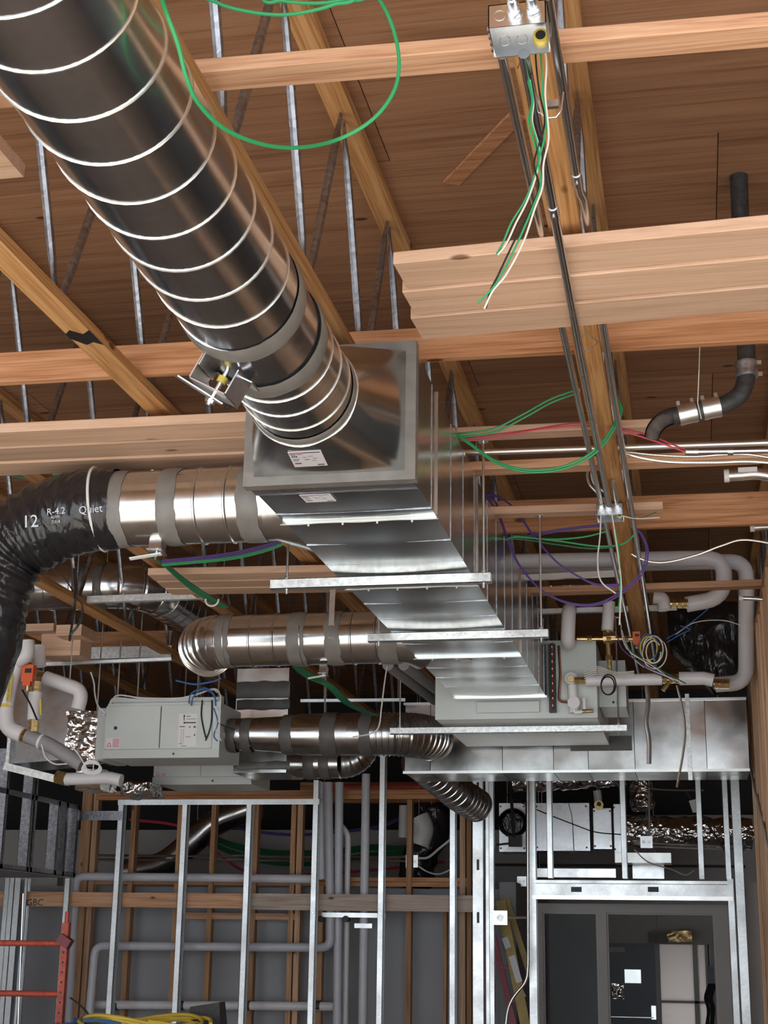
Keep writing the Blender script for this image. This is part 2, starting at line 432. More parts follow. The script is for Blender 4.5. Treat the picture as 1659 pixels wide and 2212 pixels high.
def helix(p, q, r, pitch, rr, phase=0, n=40, lean=1):
    p, q = Vector(p), Vector(q); d, s_, u = frame_for(q-p); L = (q-p).length
    N = int(L/pitch*n); pts = []
    for i in range(N+1):
        a = 2*PI*i/n*lean+phase; pts.append(p+d*(L*i/N)+(s_*math.cos(a)+u*math.sin(a))*r)
    return MB().tube(pts, rr, 5, True)
def ridged(path, r, ridges, name, mat, parent, n=40, rh=0.006):
    """duct along a path, raised beads at the listed arc fractions"""
    path = [Vector(p) for p in path]; L = [0]
    for a, b in zip(path, path[1:]): L.append(L[-1]+(b-a).length)
    T = L[-1]
    def pos(s_):
        for i in range(len(path)-1):
            if s_ <= L[i+1]+1e-9: return path[i].lerp(path[i+1], (s_-L[i])/max(1e-9, L[i+1]-L[i]))
        return path[-1].copy()
    ss = sorted(set([0, T]+[round(x, 5) for x in L]))
    rad = {}
    for f in ridges:
        c = f*T
        for o_, h in ((-0.007, 0), (-0.003, rh), (0.003, rh), (0.007, 0)):
            s_ = min(T, max(0, c+o_)); rad[round(s_, 5)] = h
    ss = sorted(set(ss) | set(rad))
    pts = [pos(s_) for s_ in ss]; rr = []
    R_ = r if callable(r) else (lambda f: r)
    for s_ in ss: rr.append(R_(s_/T)+rad.get(s_, 0))
    return MB().tube(pts, rr, n, True).build(name, mat, parent)
AX = lambda y: Vector((-1.065-0.0216*(y-2.27), y, 3.395))
RD = 0.162
sd_ = thing('spiral_duct', AX(1.3)-Vector((0,0,RD)), 'large galvanized spiral seam duct hanging in the foreground at upper left', 'duct')
Y1, Y2, Y3, Y4 = 1.2, 3.42, 3.66, 4.12
body = MB().tube([AX(Y1), AX(Y2)], RD, 64, False).build('duct_section', 'spiral', sd_)
helix(AX(Y1), AX(Y2), RD+0.001, 0.160, 0.0032, 0.6).build('spiral_seam', 'seam', body)
b2 = MB().tube([AX(Y2), AX(Y2+0.012), AX(Y2+0.02), AX(Y3-0.02), AX(Y3-0.012), AX(Y3)], [RD+0.004, RD+0.004, RD-0.003, RD-0.003, RD+0.004, RD+0.004], 64, False).build('damper_section', 'spiral', sd_)
b3 = MB().tube([AX(Y3), AX(Y4)], RD, 64, False).build('duct_section', 'spiral', sd_)
helix(AX(Y3+0.03), AX(Y4-0.02), RD+0.001, 0.118, 0.0032, 1.2).build('spiral_seam', 'seam', b3)
sealant_band(AX(Y2-0.05), AX(Y2+0.03), RD+0.002, 'sealant_band', sd_, amp=0.008, n=60)
sealant_band(AX(Y3-0.03), AX(Y3+0.05), RD+0.002, 'sealant_band', sd_, amp=0.008, n=60)
sealant_band(AX(Y4-0.05), AX(Y4), RD+0.002, 'sealant_band', sd_, amp=0.005, n=60)
# damper bracket and quadrant handle underneath, left of centre
c0 = AX(3.555); aa = math.radians(-118); rd = Vector((math.cos(aa), 0, math.sin(aa))); tg = Vector((-rd.z, 0, rd.x))
def loc(r_, t_, y): return c0+rd*(RD+r_)+tg*t_+Vector((0, y, 0))
dm = MB().bar(loc(0.066,-0.06,0.0), loc(0.066,0.057,0.0), 0.10, 0.003, rd).build('damper_quadrant', 'zinc', sd_, label='steel damper bracket with yellow collar')
MB().bar(loc(0.0,-0.05,-0.055), loc(0.0,-0.05,0.06), 0.004, 0.05, rd).build('bracket_foot', 'zinc', dm)
MB().bar(loc(0.03,0.055,-0.05), loc(0.03,0.055,0.06), 0.004, 0.075, rd).build('bracket_plate', 'zinc', dm)
MB().bar(loc(0.03,-0.058,-0.05), loc(0.03,-0.058,0.06), 0.004, 0.075, rd).build('bracket_plate', 'zinc', dm)
MB().bar(loc(0.0,0.055,0.02), loc(0.0,0.09,0.02), 0.07, 0.004, rd).build('bracket_foot', 'zinc', dm)
MB().bar(loc(0.078,-0.09,-0.055), loc(0.078,0.02,0.035), 0.028, 0.004, rd).build('handle', 'zinc', dm)
MB().tube([loc(-0.01,0,0.01), loc(0.10,0,0.01)], 0.007, 12).build('shaft', 'zinc', dm)
MB().tube([loc(0.014,0,0.01), loc(0.032,0,0.01)], 0.0135, 14).build('collar', 'yellow', dm)
MB().tube([loc(0.084,0,0.01), loc(0.094,0,0.01)], 0.014, 6).build('wing_nut', 'zinc', dm)

# ================================================================== TRUNK DUCT WITH SQUARE-TO-ROUND TRANSITION
TX0, TX1, TZ0, TZ1 = -1.392, -0.842, 3.243, 3.698
TY0, TY1 = 4.52, 9.05
tk = thing('trunk_duct', ((TX0+TX1)/2, TY0, TZ0), 'rectangular sheet metal trunk duct running from the square transition to the air handler', 'duct')
# transition
def transition(y_sq, x0, x1, z0, z1, cen, r, n=48):
    """square to round: flat triangles on the four sides, conical corner fans"""
    vs = []; fs = []
    cor = [Vector((x1,y_sq,z1)), Vector((x0,y_sq,z1)), Vector((x0,y_sq,z0)), Vector((x1,y_sq,z0))]
    circ = [cen+Vector((math.cos(2*PI*k/n)*r, 0, math.sin(2*PI*k/n)*r)) for k in range(n)]
    vs = cor+circ; q = n//4
    for c in range(4):
        for k in range(q):
            a = c*q+k; fs.append((c, 4+a % n, 4+(a+1) % n))
        k2 = ((c+1)*q) % n
        fs.append((c, 4+k2, (c+1) % 4))
    return MB().add(vs, fs)
tr = transition(TY0, TX0+0.02, TX1-0.02, TZ0+0.02, TZ1-0.02, AX(Y4), RD+0.002).build('transition', 'trunk', tk, sharp=22)
mb = MB(); c = AX(Y4)
mb.tube([c+Vector((math.cos(a)*(RD+0.004), 0.004*math.sin(a*7), math.sin(a)*(RD+0.004))) for a in [2*PI*i/48 for i in range(49)]], 0.0065, 6)
mb.build('collar_flange', 'seam', tr)
# companion flange frame with sealant
fw = 0.036
fl_o = [(TX0-0.012, TX1+0.012, TZ0-0.012, TZ0+fw), (TX0-0.012, TX1+0.012, TZ1-fw, TZ1+0.012), (TX0-0.012, TX0+fw, TZ0+fw, TZ1-fw), (TX1-fw, TX1+0.012, TZ0+fw, TZ1-fw)]
for x0, x1, z0, z1 in fl_o:
    MB().box(x0, x1, TY0-0.012, TY0+0.035, z0, z1).build('flange', 'sealant', tk)
def ribbon_sealant(x0, x1, y, z, w, parent, nrm=-1, mat='sealant'):
    """brushed strip of sealant on an underside at height z"""
    n = 36; vs = []; sd = random.random()*40
    for i in range(n+1):
        x = x0+(x1-x0)*i/n
        for t_ in (-0.5, -0.2, 0.2, 0.5):
            e = 0.008*noise.noise((x*14, t_*2+sd, sd)) if abs(t_) > 0.4 else 0
            h = 0.0007 if abs(t_) > 0.4 else 0.004+0.0025*noise.noise((x*22, t_*5, sd))
            vs.append((x, y+w*t_+e, z-h))
    fs = [(i*4+j, (i+1)*4+j, (i+1)*4+j+1, i*4+j+1) for i in range(n) for j in range(3)]
    return MB().add(vs, fs).build('sealant_strip', mat, parent)
ribbon_sealant(TX0, TX1, TY0+0.075, TZ0-0.006, 0.075, tk, mat='zinc')
# sections: ribbed sheets, slightly bellied between the beads
def trunk_section(y0, y1, belly, k):
    nx, ny = 10, 26; vs = []; fs = []
    def zb(x, y):
        u_ = (x-TX0)/(TX1-TX0); v_ = (y-y0)/(y1-y0)
        per = 0.31
        ph = ((y-y0) % per)/per
        return TZ0 - belly*math.sin(PI*u_)*(0.5+0.5*math.sin(PI*v_)) - 0.004*math.sin(PI*ph)*math.sin(PI*u_) + 0.002*noise.noise((x*3, y*3, k))
    def xr(y, z):
        v_ = (z-TZ0)/(TZ1-TZ0); per = 0.31; ph = ((y-y0) % per)/per
        return TX1 + 0.0015*math.sin(PI*v_)*math.sin(PI*ph)+0.002*noise.noise((y*3, z*3, k+9))
    base = 0
    grid = [[(TX0+(TX1-TX0)*i/nx, y0+(y1-y0)*j/ny) for j in range(ny+1)] for i in range(nx+1)]
    for i in range(nx+1):
        for j in range(ny+1):
            x, y = grid[i][j]; vs.append((x, y, zb(x, y) if 0 < i < nx and 0 < j < ny else TZ0))
    for i in range(nx):
        for j in range(ny): fs.append((i*(ny+1)+j, i*(ny+1)+j+1, (i+1)*(ny+1)+j+1, (i+1)*(ny+1)+j))
    off = len(vs)
    for i in range(nx+1):
        for j in range(ny+1):
            z = TZ0+(TZ1-TZ0)*i/nx; y = y0+(y1-y0)*j/ny
            vs.append((xr(y, z) if 0 < i < nx and 0 < j < ny else TX1, y, z))
    for i in range(nx):
        for j in range(ny): fs.append((off+i*(ny+1)+j, off+i*(ny+1)+j+1, off+(i+1)*(ny+1)+j+1, off+(i+1)*(ny+1)+j))
    off = len(vs)
    vs += [(TX0,y0,TZ0),(TX0,y1,TZ0),(TX0,y1,TZ1),(TX0,y0,TZ1),(TX1,y0,TZ1),(TX1,y1,TZ1)]
    fs += [(off,off+1,off+2,off+3), (off+3,off+2,off+5,off+4)]
    return MB().add(vs, fs)
cuts = [4.555, 4.98, 6.01, 7.62, TY1]
for i in range(4):
    sc_ = trunk_section(cuts[i]+0.004, cuts[i+1]-0.004, 0.004, i*5).build('duct_section', 'trunk', tk, sharp=20)
    y = cuts[i]+0.02
    nb = 0
    while y < cuts[i+1]-0.05:      # stiffening beads folded across the underside and right side
        if y > cuts[i]+0.1:
            MB().box(TX0, TX1+0.0015, y-0.0022, y+0.0022, TZ0-0.0035, TZ0+0.001).build('bead', 'tubing', sc_)
            MB().box(TX1-0.001, TX1+0.0022, y-0.0014, y+0.0014, TZ0, TZ1).build('bead', 'tubing', sc_)
        y += 0.31
for y in cuts[1:4]:
    j = MB().box(TX0-0.004, TX1+0.004, y-0.006, y+0.006, TZ0-0.012, TZ0+0.002).build('joint_cleat', 'trunk', tk)
    MB().box(TX1-0.002, TX1+0.007, y-0.006, y+0.006, TZ0, TZ1+0.004).build('joint_cleat', 'trunk', tk)
    for i in range(4):
        x = TX0+0.09+i*0.125
        MB().tube([(x, y+0.002, TZ0-0.011), (x, y+0.002, TZ0-0.020)], 0.004, 8).build('screw', 'white', j)
    MB().tube(smooth_path([(TX0-0.01+(TX1-TX0+0.02)*i/8, y-0.012+0.006*math.sin(i*1.9), TZ0-0.0145) for i in range(9)], 3), 0.0016, 5).build('tie_wire', 'white', j)
# stickers
def sticker(pts, parent, nrm, mirror=False, lines=True):
    a, b, c, d = [Vector(p) for p in pts]    # tl, tr, br, bl
    nn = Vector(nrm)*0.0012
    o = MB().prism([a, b, c, d], nn).build('paper_label', 'paper', parent)
    def q(u_, v_): return a.lerp(b, u_).lerp(d.lerp(c, u_), v_)+nn*1.15
    pr = MB(); pk = MB()
    def rect(mb, u0, v0, u1, v1): mb.prism([q(u0,v0), q(u1,v0), q(u1,v1), q(u0,v1)], nn*0.25)
    rect(pk, 0.03, 0.05, 0.45, 0.10); rect(pr, 0.45, 0.05, 0.95, 0.10)
    for u0, v0, u1, v1 in ((0.04,0.14,0.2,0.18),(0.24,0.14,0.42,0.17),(0.06,0.24,0.10,0.35),(0.12,0.24,0.16,0.35),(0.18,0.24,0.22,0.35),
                           (0.06,0.45,0.26,0.48),(0.06,0.55,0.22,0.58),(0.06,0.72,0.26,0.79),(0.72,0.86,0.92,0.93),(0.36,0.36,0.5,0.38),
                           (0.4,0.5,0.56,0.53),(0.6,0.6,0.75,0.62),(0.55,0.3,0.7,0.32),(0.66,0.45,0.8,0.47)): rect(pr, u0, v0, u1, v1)
    pr.build('print', 'ink', o); pk.build('print', 'pink_ink', o)
    return o
# on the sloping lower triangle of the transition
A_, B_ = Vector((TX0+0.02, TY0, TZ0+0.02)), Vector((TX1-0.02, TY0, TZ0+0.02)); C_ = AX(Y4)-Vector((0,0,RD+0.002))
nn = (B_-A_).cross(C_-A_).normalized(); nn = nn if nn.z < 0 else -nn
def onp(px, py):
    d_ = at(px, py, y=1.0)-EYE; t_ = (A_-EYE).dot(nn)/d_.dot(nn); return EYE+d_*t_+nn*0.001
sticker([onp(621,976), onp(693,972), onp(708,1004), onp(637,1008)], tk, nn)
zz = TZ0-0.0105
sticker([at(646,1069,z=zz), at(713,1066,z=zz), at(727,1082,z=zz), at(662,1085,z=zz)], tk, (0,0,-1))
zz = TZ0-0.0115
sticker([at(983,1424,z=zz), at(1012,1424,z=zz), at(1022,1430,z=zz), at(992,1430,z=zz)], tk, (0,0,-1))
# drive slip and sealed end collar at the air handler
MB().box(TX0+0.01, TX1-0.01, TY1-0.012, TY1+0.03, TZ0+0.01, TZ1-0.01).build('end_collar', 'sealant_dark', tk)
MB().box(TX0-0.01, TX1+0.01, TY1-0.10, TY1-0.05, TZ0-0.012, TZ0+0.001).build('joint_cleat', 'seam', tk)

# ================================================================== TRAPEZE HANGERS
def trapeze(label, x0, x1, y, zt, rods, ztop):
    t = thing('trapeze_hanger', ((x0+x1)/2, y, zt-0.041), label, 'hanger', 'trapeze hangers under the trunk duct')
    mb = MB(); w, h, th = 0.041, 0.041, 0.0025
    # slotted C channel, open side up
    mb.box(x0, x1, y-w/2, y+w/2, zt-h, zt-h+th); mb.box(x0, x1, y-w/2, y-w/2+th, zt-h, zt); mb.box(x0, x1, y+w/2-th, y+w/2, zt-h, zt)
    mb.box(x0, x1, y-w/2, y-w/2+0.009, zt-th, zt); mb.box(x0, x1, y+w/2-0.009, y+w/2, zt-th, zt)
    mb.build('strut_channel', 'strut', t)
    for x in rods:
        r = MB().tube([(x, y, zt-0.06), (x, y, ztop)], 0.0052, 8).build('threaded_rod', 'zinc', t)
        MB().tube([(x, y, zt+0.0), (x, y, zt+0.004)], 0.016, 12).build('washer', 'zinc', r)
        MB().tube([(x, y, zt+0.004), (x, y, zt+0.013)], 0.0095, 6).build('nut', 'zinc', r)
        MB().tube([(x, y, ztop-0.003), (x, y, ztop)], 0.022, 14).build('washer', 'zinc', r)
    return t
zt = TZ0-0.0115
trapeze('nearest trapeze hanger with two rods, crossing under the trunk duct', -1.665, -0.755, 5.80, zt, (-1.60, -0.785), ON)
trapeze('middle trapeze hanger under the trunk duct', -1.50, -0.635, 6.945, zt, (-1.45, -0.668), ON)
trapeze('farthest trapeze hanger, carrying the air handler', -1.86, -0.38, 9.32, 3.112, (-1.80, -0.43), ON)
# ================================================================== BRANCH DUCTS
def arc_path(p0, c, a0, a1, r, ax, ay, n=14):
    return [Vector(c)+Vector(ax)*(math.cos(a0+(a1-a0)*i/n)*r)+Vector(ay)*(math.sin(a0+(a1-a0)*i/n)*r) for i in range(n+1)]
XV, YV, ZV = Vector((1,0,0)), Vector((0,1,0)), Vector((0,0,1))
def round_path(pts, rad, n=6):
    pts = [Vector(p) for p in pts]; out = [pts[0]]
    for i in range(1, len(pts)-1):
        a = (pts[i-1]-pts[i]); b = (pts[i+1]-pts[i]); r = min(rad, a.length*0.49, b.length*0.49)
        p, q = pts[i]+a.normalized()*r, pts[i]+b.normalized()*r
        for k in range(n+1):
            t_ = k/n; out.append(p*(1-t_)**2+pts[i]*(2*t_*(1-t_))+q*t_*t_)
    out.append(pts[-1]); return out
def quadrant(parent, label, base, out, along, size=0.04):
    """boxy damper standoff with a locking lever"""
    b, o, a = Vector(base), Vector(out).normalized(), Vector(along).normalized()
    t = MB().bar(b, b+o*size*1.7, size*1.7, size*1.5, a).build('damper_standoff', 'zinc', parent, label=label)
    MB().bar(b+o*size*1.75, b+o*size*1.85, size*2.1, size*1.9, a).build('base_plate', 'zinc', t)
    MB().tube([b+o*size*1.8, b+o*size*2.9], size*0.16, 8).build('shaft', 'emt', t)
    MB().bar(b+o*size*2.1-a*size*0.6, b+o*size*2.3+a*size*3.2, size*0.5, size*0.15, o).build('lever', 'white', t)
    return t
def hang(parent, pts, ztop=None, r=0.005):
    """threaded rods from a thing up to the chords or deck"""
    for x, y, z in pts:
        MB().tube([(x,y,z), (x,y,ztop if ztop else DECK-0.001)], r, 6).build('hanger_rod', 'zinc', parent)

# ---- round branch with black flexible duct
YF, ZF, RF = 5.45, 3.458, 0.150
t = thing('branch_duct', (-1.9, YF, ZF-RF), 'round branch duct with grey sealant bands between black flexible duct and trunk', 'duct')
def xF(px): return at(px, 1093, y=YF).x
x0, x1 = xF(232), xF(585)
ridged([(x0,YF,ZF), (x1,YF,ZF)], RF, [0.60, 0.78], 'duct_section', 'duct', t)
MB().tube([(x1,YF,ZF), (x1+0.03,YF,ZF), (TX0-0.001,YF+0.05,ZF)], [RF, RF, 0.205], 36, False, [(1,1),(1,1),(1.25,0.92)]).build('takeoff_cone', 'duct', t)
for a, b in ((246,288), (362,402), (532,578)):
    sealant_band((xF(a),YF,ZF), (xF(b),YF,ZF), RF+0.001, 'sealant_band', t, amp=0.014)
quadrant(t, 'square damper standoff with a long white lever', at(343,1163,y=YF-0.02), (0,-0.25,-1), (-1,0,-0.08), 0.034)
# black flexible duct: wrinkled jacket
fp = smooth_path([at(262,1098,y=YF), at(170,1108,y=YF), at(90,1135,y=YF), at(20,1185,y=YF), at(-22,1270,y=YF), at(-45,1380,y=YF), at(-85,1490,y=YF), at(-140,1640,y=YF)], 14)
n = 64; mb = MB(); rr = []
for i, p in enumerate(fp):
    f = i/len(fp); rr.append(0.168 if i > 3 else 0.156+0.004*i)
mb.tube(fp, rr, n, False)
for i, v in enumerate(mb.v):
    row, k = divmod(i, n); c = fp[row]; d_ = (v-c).normalized()
    bend = math.exp(-((row/len(fp)-0.42)/0.24)**2)
    w = 0.006*noise.noise(v*7)+0.009*bend*math.sin(row*1.25+2.2*noise.noise(v*5))+0.004*noise.noise(Vector((v.x*26, v.y*6, v.z*6)))
    mb.v[i] = v+d_*w
fx = thing('flexible_duct', fp[-1], 'black plastic jacketed flexible duct bending down at the left edge', 'duct')
mb.build('jacket', 'black_wrap', fx, sharp=80)
# white zip tie round the collar
ct = at(216, 1100, y=YF); d_ = (fp[2]-fp[12]).normalized(); _, s_, u_ = frame_for(d_)
ring = [ct+(s_*math.cos(a)+u_*math.sin(a))*0.170+d_*0.02*math.sin(a+2.2) for a in [2*PI*i/40 for i in range(41)]]
MB().tube(ring, 0.0058, 6).build('cable_tie', 'white', fx)
# printed lettering on the jacket
def wrap_text(txt, size, px, py, rot=0.0):
    """lettering laid on the front of the jacket, following its curve"""
    vs, fs = text_geo(txt, size)
    p0 = at(px, py, y=YF-0.165); out = []
    ax_ = (Vector((1,0,0.06))*math.cos(rot)+Vector((0,0,1))*math.sin(rot)).normalized(); up_ = (Vector((0,0,1))*math.cos(rot)-Vector((1,0,0))*math.sin(rot))
    for v in vs:
        q = p0+ax_*v.x+up_*v.y
        best = min(range(len(fp)), key=lambda i: (fp[i].x-q.x)**2+(fp[i].z-q.z)**2)
        c = fp[best]; tn = (fp[min(best+1, len(fp)-1)]-fp[max(best-1, 0)]).normalized()
        rel = q-c; rel -= tn*rel.dot(tn); off = Vector((rel.x, 0, rel.z)); ol = min(off.length, 0.16)
        off = off.normalized()*ol if ol > 1e-6 else off
        base = c+tn*(q-c).dot(tn); R_ = 0.186
        out.append(base+off+Vector((0, -math.sqrt(max(1e-6, R_*R_-ol*ol)), 0)))
    MB().add(out, fs).build('lettering', 'grey_pvc', fx)
wrap_text('R-4.2', 0.036, 104, 1115)
wrap_text('12', 0.068, 50, 1142)
wrap_text('Quiet', 0.042, 172, 1112)
wrap_text('ASTM', 0.014, 112, 1122)
wrap_text('C-518', 0.014, 112, 1131)

# ---- second branch: gored elbow left of the trunk
YG, ZG, RG = 7.78, 3.385, 0.142
t = thing('branch_duct', (-2.0, YG, ZG-RG), 'round duct with gored elbow below the plank platform, left of the trunk', 'duct')
def xG(px): return at(px, 1385, y=YG).x
x0, x1 = xG(500), xG(868)
ridged([(x1,YG,ZG), (x0,YG,ZG)], RG, [0.13, 0.27, 0.56, 0.72, 0.86], 'duct_section', 'duct', t)
bend = [Vector((x0, YG+0.21, ZG))+Vector((-math.sin(a)*0.21, -math.cos(a)*0.21, 0)) for a in [i/16*PI/2 for i in range(17)]]
bend += [bend[-1]+YV*0.06]
ridged(bend, RG, [i/11 for i in range(12)], 'gored_elbow', 'duct', t, rh=0.008)
MB().tube([(x1,YG,ZG), (x1+0.03,YG,ZG), (TX0-0.001,YG+0.05,ZG)], [RG, RG, 0.185], 32, False, [(1,1),(1,1),(1.2,0.9)]).build('takeoff_cone', 'duct', t)
for a, b in ((478,508), (632,668), (712,745), (826,866)):
    sealant_band((xG(a),YG,ZG), (xG(b),YG,ZG), RG+0.001, 'sealant_band', t, amp=0.016)
quadrant(t, 'square damper standoff with a long white lever', at(700,1440,y=YG-0.02), (0,-0.3,-1), (-1,0,-0.1), 0.026)
st = MB().bar((xG(728), YG-RG-0.004, ZG-0.03), (xG(728), YG-RG+0.02, ZG+0.30), 0.03, 0.002, YV)
st.build('hanger_strap', 'zinc', None, label='thin metal strap holding the gored elbow duct from the planks', cat='strap')

# ---- far left duct threading the trusses
ZC, RC = 4.06, 0.150
t = thing('branch_duct', (-3.6, 9.2, ZC-RC), 'dim round duct with elbow high behind the diagonal chord at left', 'duct')
px = [Vector((-5.6,9.16,ZC)), Vector((-3.80,9.16,ZC))]
ridged(px, RC, [0.80, 0.9], 'duct_section', 'spiral', t)
bend = [Vector((-3.80, 9.46, ZC))+Vector((math.sin(a)*0.30, -math.cos(a)*0.30, 0)) for a in [i/12*PI/2 for i in range(13)]]
ridged(bend, RC, [i/4 for i in range(5)], 'elbow', 'spiral', t)
ridged([bend[-1], bend[-1]+YV*3.0], RC, [i/22 for i in range(23)], 'duct_section', 'spiral', t, rh=0.004)
for a, b in ((175,196), (218,236)): sealant_band((at(a,1250,y=9.16).x,9.16,ZC), (at(b,1250,y=9.16).x,9.16,ZC), RC+0.001, 'sealant_band', t, 'sealant_dark')

# dark strap loops hanging off the truss at far left
for lab_, pp in (('dark strap hanging beside the black flexible duct', [(160,1228), (163,1290), (157,1340), (150,1385)]), ('dark strap loop drooping under the dim round duct', [(108,1222), (140,1250), (165,1290), (178,1310), (172,1345), (150,1375)])):
    P_ = smooth_path([at(x, y, y=8.2) for x, y in pp], 6)
    MB().tube(P_, 0.018, 8, True, [(1,0.12)]*len(P_)).build('hanger_strap', 'tubing', None, label=lab_, cat='strap')
# ---- reducer duct and gored elbow to the right of the fan coil unit
YH, ZH = 9.64, 3.128
t = thing('branch_duct', (-2.3, YH, ZH-0.14), 'dark reducing duct with gored elbow ending under the far trapeze', 'duct')
def xH(px): return at(px, 1585, y=YH).x
pts = [(xH(494),YH,ZH), (xH(550),YH,ZH), (xH(612),YH,ZH-0.004), (xH(650),YH,ZH-0.006), (xH(828),YH,ZH-0.010)]
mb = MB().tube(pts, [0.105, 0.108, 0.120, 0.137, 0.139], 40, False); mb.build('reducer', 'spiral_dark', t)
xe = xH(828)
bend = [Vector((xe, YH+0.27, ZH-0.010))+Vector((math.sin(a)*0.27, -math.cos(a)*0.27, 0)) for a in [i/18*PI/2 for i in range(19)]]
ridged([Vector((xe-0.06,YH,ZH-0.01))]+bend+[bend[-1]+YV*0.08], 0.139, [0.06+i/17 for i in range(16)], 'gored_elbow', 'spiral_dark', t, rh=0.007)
for a, b, r_ in ((496,516,0.106), (526,548,0.108), (614,642,0.125), (700,732,0.138), (783,808,0.139)):
    sealant_band((xH(a),YH,ZH-0.006), (xH(b),YH,ZH-0.008), r_+0.003, 'sealant_band', t, 'sealant_dark', amp=0.018)
hang(t, [(xH(700),YH,ZH+0.13)])
YJ, ZJ, RJ = 10.5, 3.03, 0.105
t = thing('branch_duct', (-2.6, YJ, ZJ-RJ), 'smaller dark duct elbow tucked under the reducing duct', 'duct')
def xJ(px): return at(px, 1660, y=YJ).x
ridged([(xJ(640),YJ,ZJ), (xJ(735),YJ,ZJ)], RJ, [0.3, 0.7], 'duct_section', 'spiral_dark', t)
xe = xJ(735)
bend = [Vector((xe, YJ+0.05*math.sin(a), ZJ+0.17))+Vector((math.sin(a)*0.17, 0, -math.cos(a)*0.17)) for a in [i/14*PI/2 for i in range(15)]]
ridged(bend, RJ, [i/9 for i in range(10)], 'gored_elbow', 'spiral_dark', t)
for a, b in ((660,684), (694,716)): sealant_band((xJ(a),YJ,ZJ), (xJ(b),YJ,ZJ), RJ+0.002, 'sealant_band', t, 'sealant_dark')

hang(t, [(xJ(700),YJ,ZJ+RJ-0.005)])
# ---- sealed rectangular duct between elbow and reducer
p = at(513,1445,y=10.15); q = at(625,1680,y=10.15)
t = thing('sheet_metal_duct', (p.x, 10.3, q.z), 'short rectangular duct with thick grey sealant below the gored elbow', 'duct')
MB().box(p.x, at(625,1445,y=10.15).x, 10.15, 10.62, 2.93, p.z).build('body', 'duct', t)
for y0, y1 in ((1473,1507), (1512,1532), (1645,1662)):
    a, b = at(512,y0,y=10.148), at(626,y1,y=10.148)
    n = 24; vs = []
    for i in range(n+1):
        x = a.x+(b.x-a.x)*i/n
        for zz_, yy in ((b.z-0.012*noise.noise((x*9,1,y0)), 10.1495), (b.z+0.01, 10.144), (a.z-0.01, 10.144), (a.z+0.012*noise.noise((x*9,5,y0)), 10.1495)): vs.append((x, yy, zz_))
    MB().add(vs, [(i*4+j, (i+1)*4+j, (i+1)*4+j+1, i*4+j+1) for i in range(n) for j in range(3)]).build('sealant_strip', 'sealant_dark', t)

# ---- wide cross duct behind the air handler
BX0, BX1, BY, BZ0, BZ1 = -1.99, 0.385, 10.5, 2.955, 3.452
t = thing('cross_duct', ((BX0+BX1)/2, BY+0.3, BZ0), 'wide dull sheet metal duct running behind the air handler to the timber wall', 'duct')
xs = [BX0] + [at(px,1600,y=BY).x for px in (930, 1085, 1195, 1270, 1370, 1488, 1525)] + [BX1]
for a, b in zip(xs, xs[1:]): MB().box(a+0.002, b-0.002, BY, BY+0.55, BZ0, BZ1).build('panel', 'duct', t)
MB().box(BX0-0.01, BX1, BY-0.012, BY+0.002, BZ0-0.002, BZ0+0.016).build('edge_flange', 'seam', t)
MB().box(BX0-0.01, BX1, BY-0.012, BY+0.002, BZ1-0.012, BZ1+0.004).build('edge_flange', 'seam', t)
for px in (1488,): 
    x = at(px,1600,y=BY).x
    MB().box(x-0.014, x+0.014, BY-0.03, BY, BZ0-0.06, BZ1+0.03).build('flange', 'strut', t)
MB().box(at(1232,1600,y=BY).x, at(1365,1600,y=BY).x, BY-0.006, BY-0.001, at(1300,1622,y=BY).z, at(1300,1590,y=BY).z).build('sealant_patch', 'sealant_dark', t)
hang(t, [(-1.75,BY+0.3,BZ1-0.01), (0.2,BY+0.3,BZ1-0.01)])
# tail of dark spiral duct below the left end
t2 = thing('branch_duct', at(985,1740,y=11.6), 'dark spiral duct dropping below the left end of the cross duct', 'duct')
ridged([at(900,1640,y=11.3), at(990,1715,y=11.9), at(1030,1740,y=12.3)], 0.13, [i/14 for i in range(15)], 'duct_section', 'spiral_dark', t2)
hang(t2, [tuple(at(960,1690,y=11.7)+Vector((0,0,0.12)))])
# ================================================================== AIR HANDLER AT THE END OF THE TRUNK
UX0, UX1, UY0, UY1, UZ0, UZ1 = -1.536, -0.543, 9.10, 10.40, 3.128, 3.605
t = thing('air_handler', ((UX0+UX1)/2, 9.7, UZ0), 'pale grey air handler box at the far end of the trunk duct', 'air handler')
MB().box(UX0+0.004, UX1-0.004, UY0+0.012, UY1, UZ0, UZ1).build('cabinet', 'unit_grey', t)
MB().box(UX0, TX0+0.0, UY0, UY0+0.012, UZ0, UZ1).build('front_panel', 'unit_grey', t)
MB().box(TX1, UX1, UY0, UY0+0.012, UZ0, UZ1).build('front_panel', 'unit_grey', t)
MB().box(TX0, TX1, UY0, UY0+0.012, UZ0, TZ0+0.012).build('front_panel', 'unit_grey', t)
MB().box(TX0+0.12, TX1-0.05, UY0-0.03, UY0-0.001, UZ0+0.035, TZ0-0.015).build('access_lip', 'unit_grey', t)
# coil header strip beside the trunk
cx = at(1197,1450,y=UY0).x
hd = MB().box(TX1+0.012, cx+0.012, UY0-0.05, UY0-0.001, UZ0+0.03, UZ1-0.03).build('coil_end', 'black', t)
for i in range(9):
    z = UZ0+0.07+i*0.045
    ringp = [(cx-0.005, UY0-0.05-0.018*math.sin(a), z+0.02*math.cos(a)) for a in [PI*k/6 for k in range(7)]]
    MB().tube(ringp, 0.005, 6).build('return_bend', 'copper', hd)
a, b = at(1207,1395,y=UY0-0.02), at(1207,1515,y=UY0-0.02)
MB().tube(round_path([a, a.lerp(b, 0.5)+Vector((0.01,0,0)), b, at(1245,1519,y=UY0-0.06)], 0.03), 0.008, 8).build('copper_line', 'copper', t)
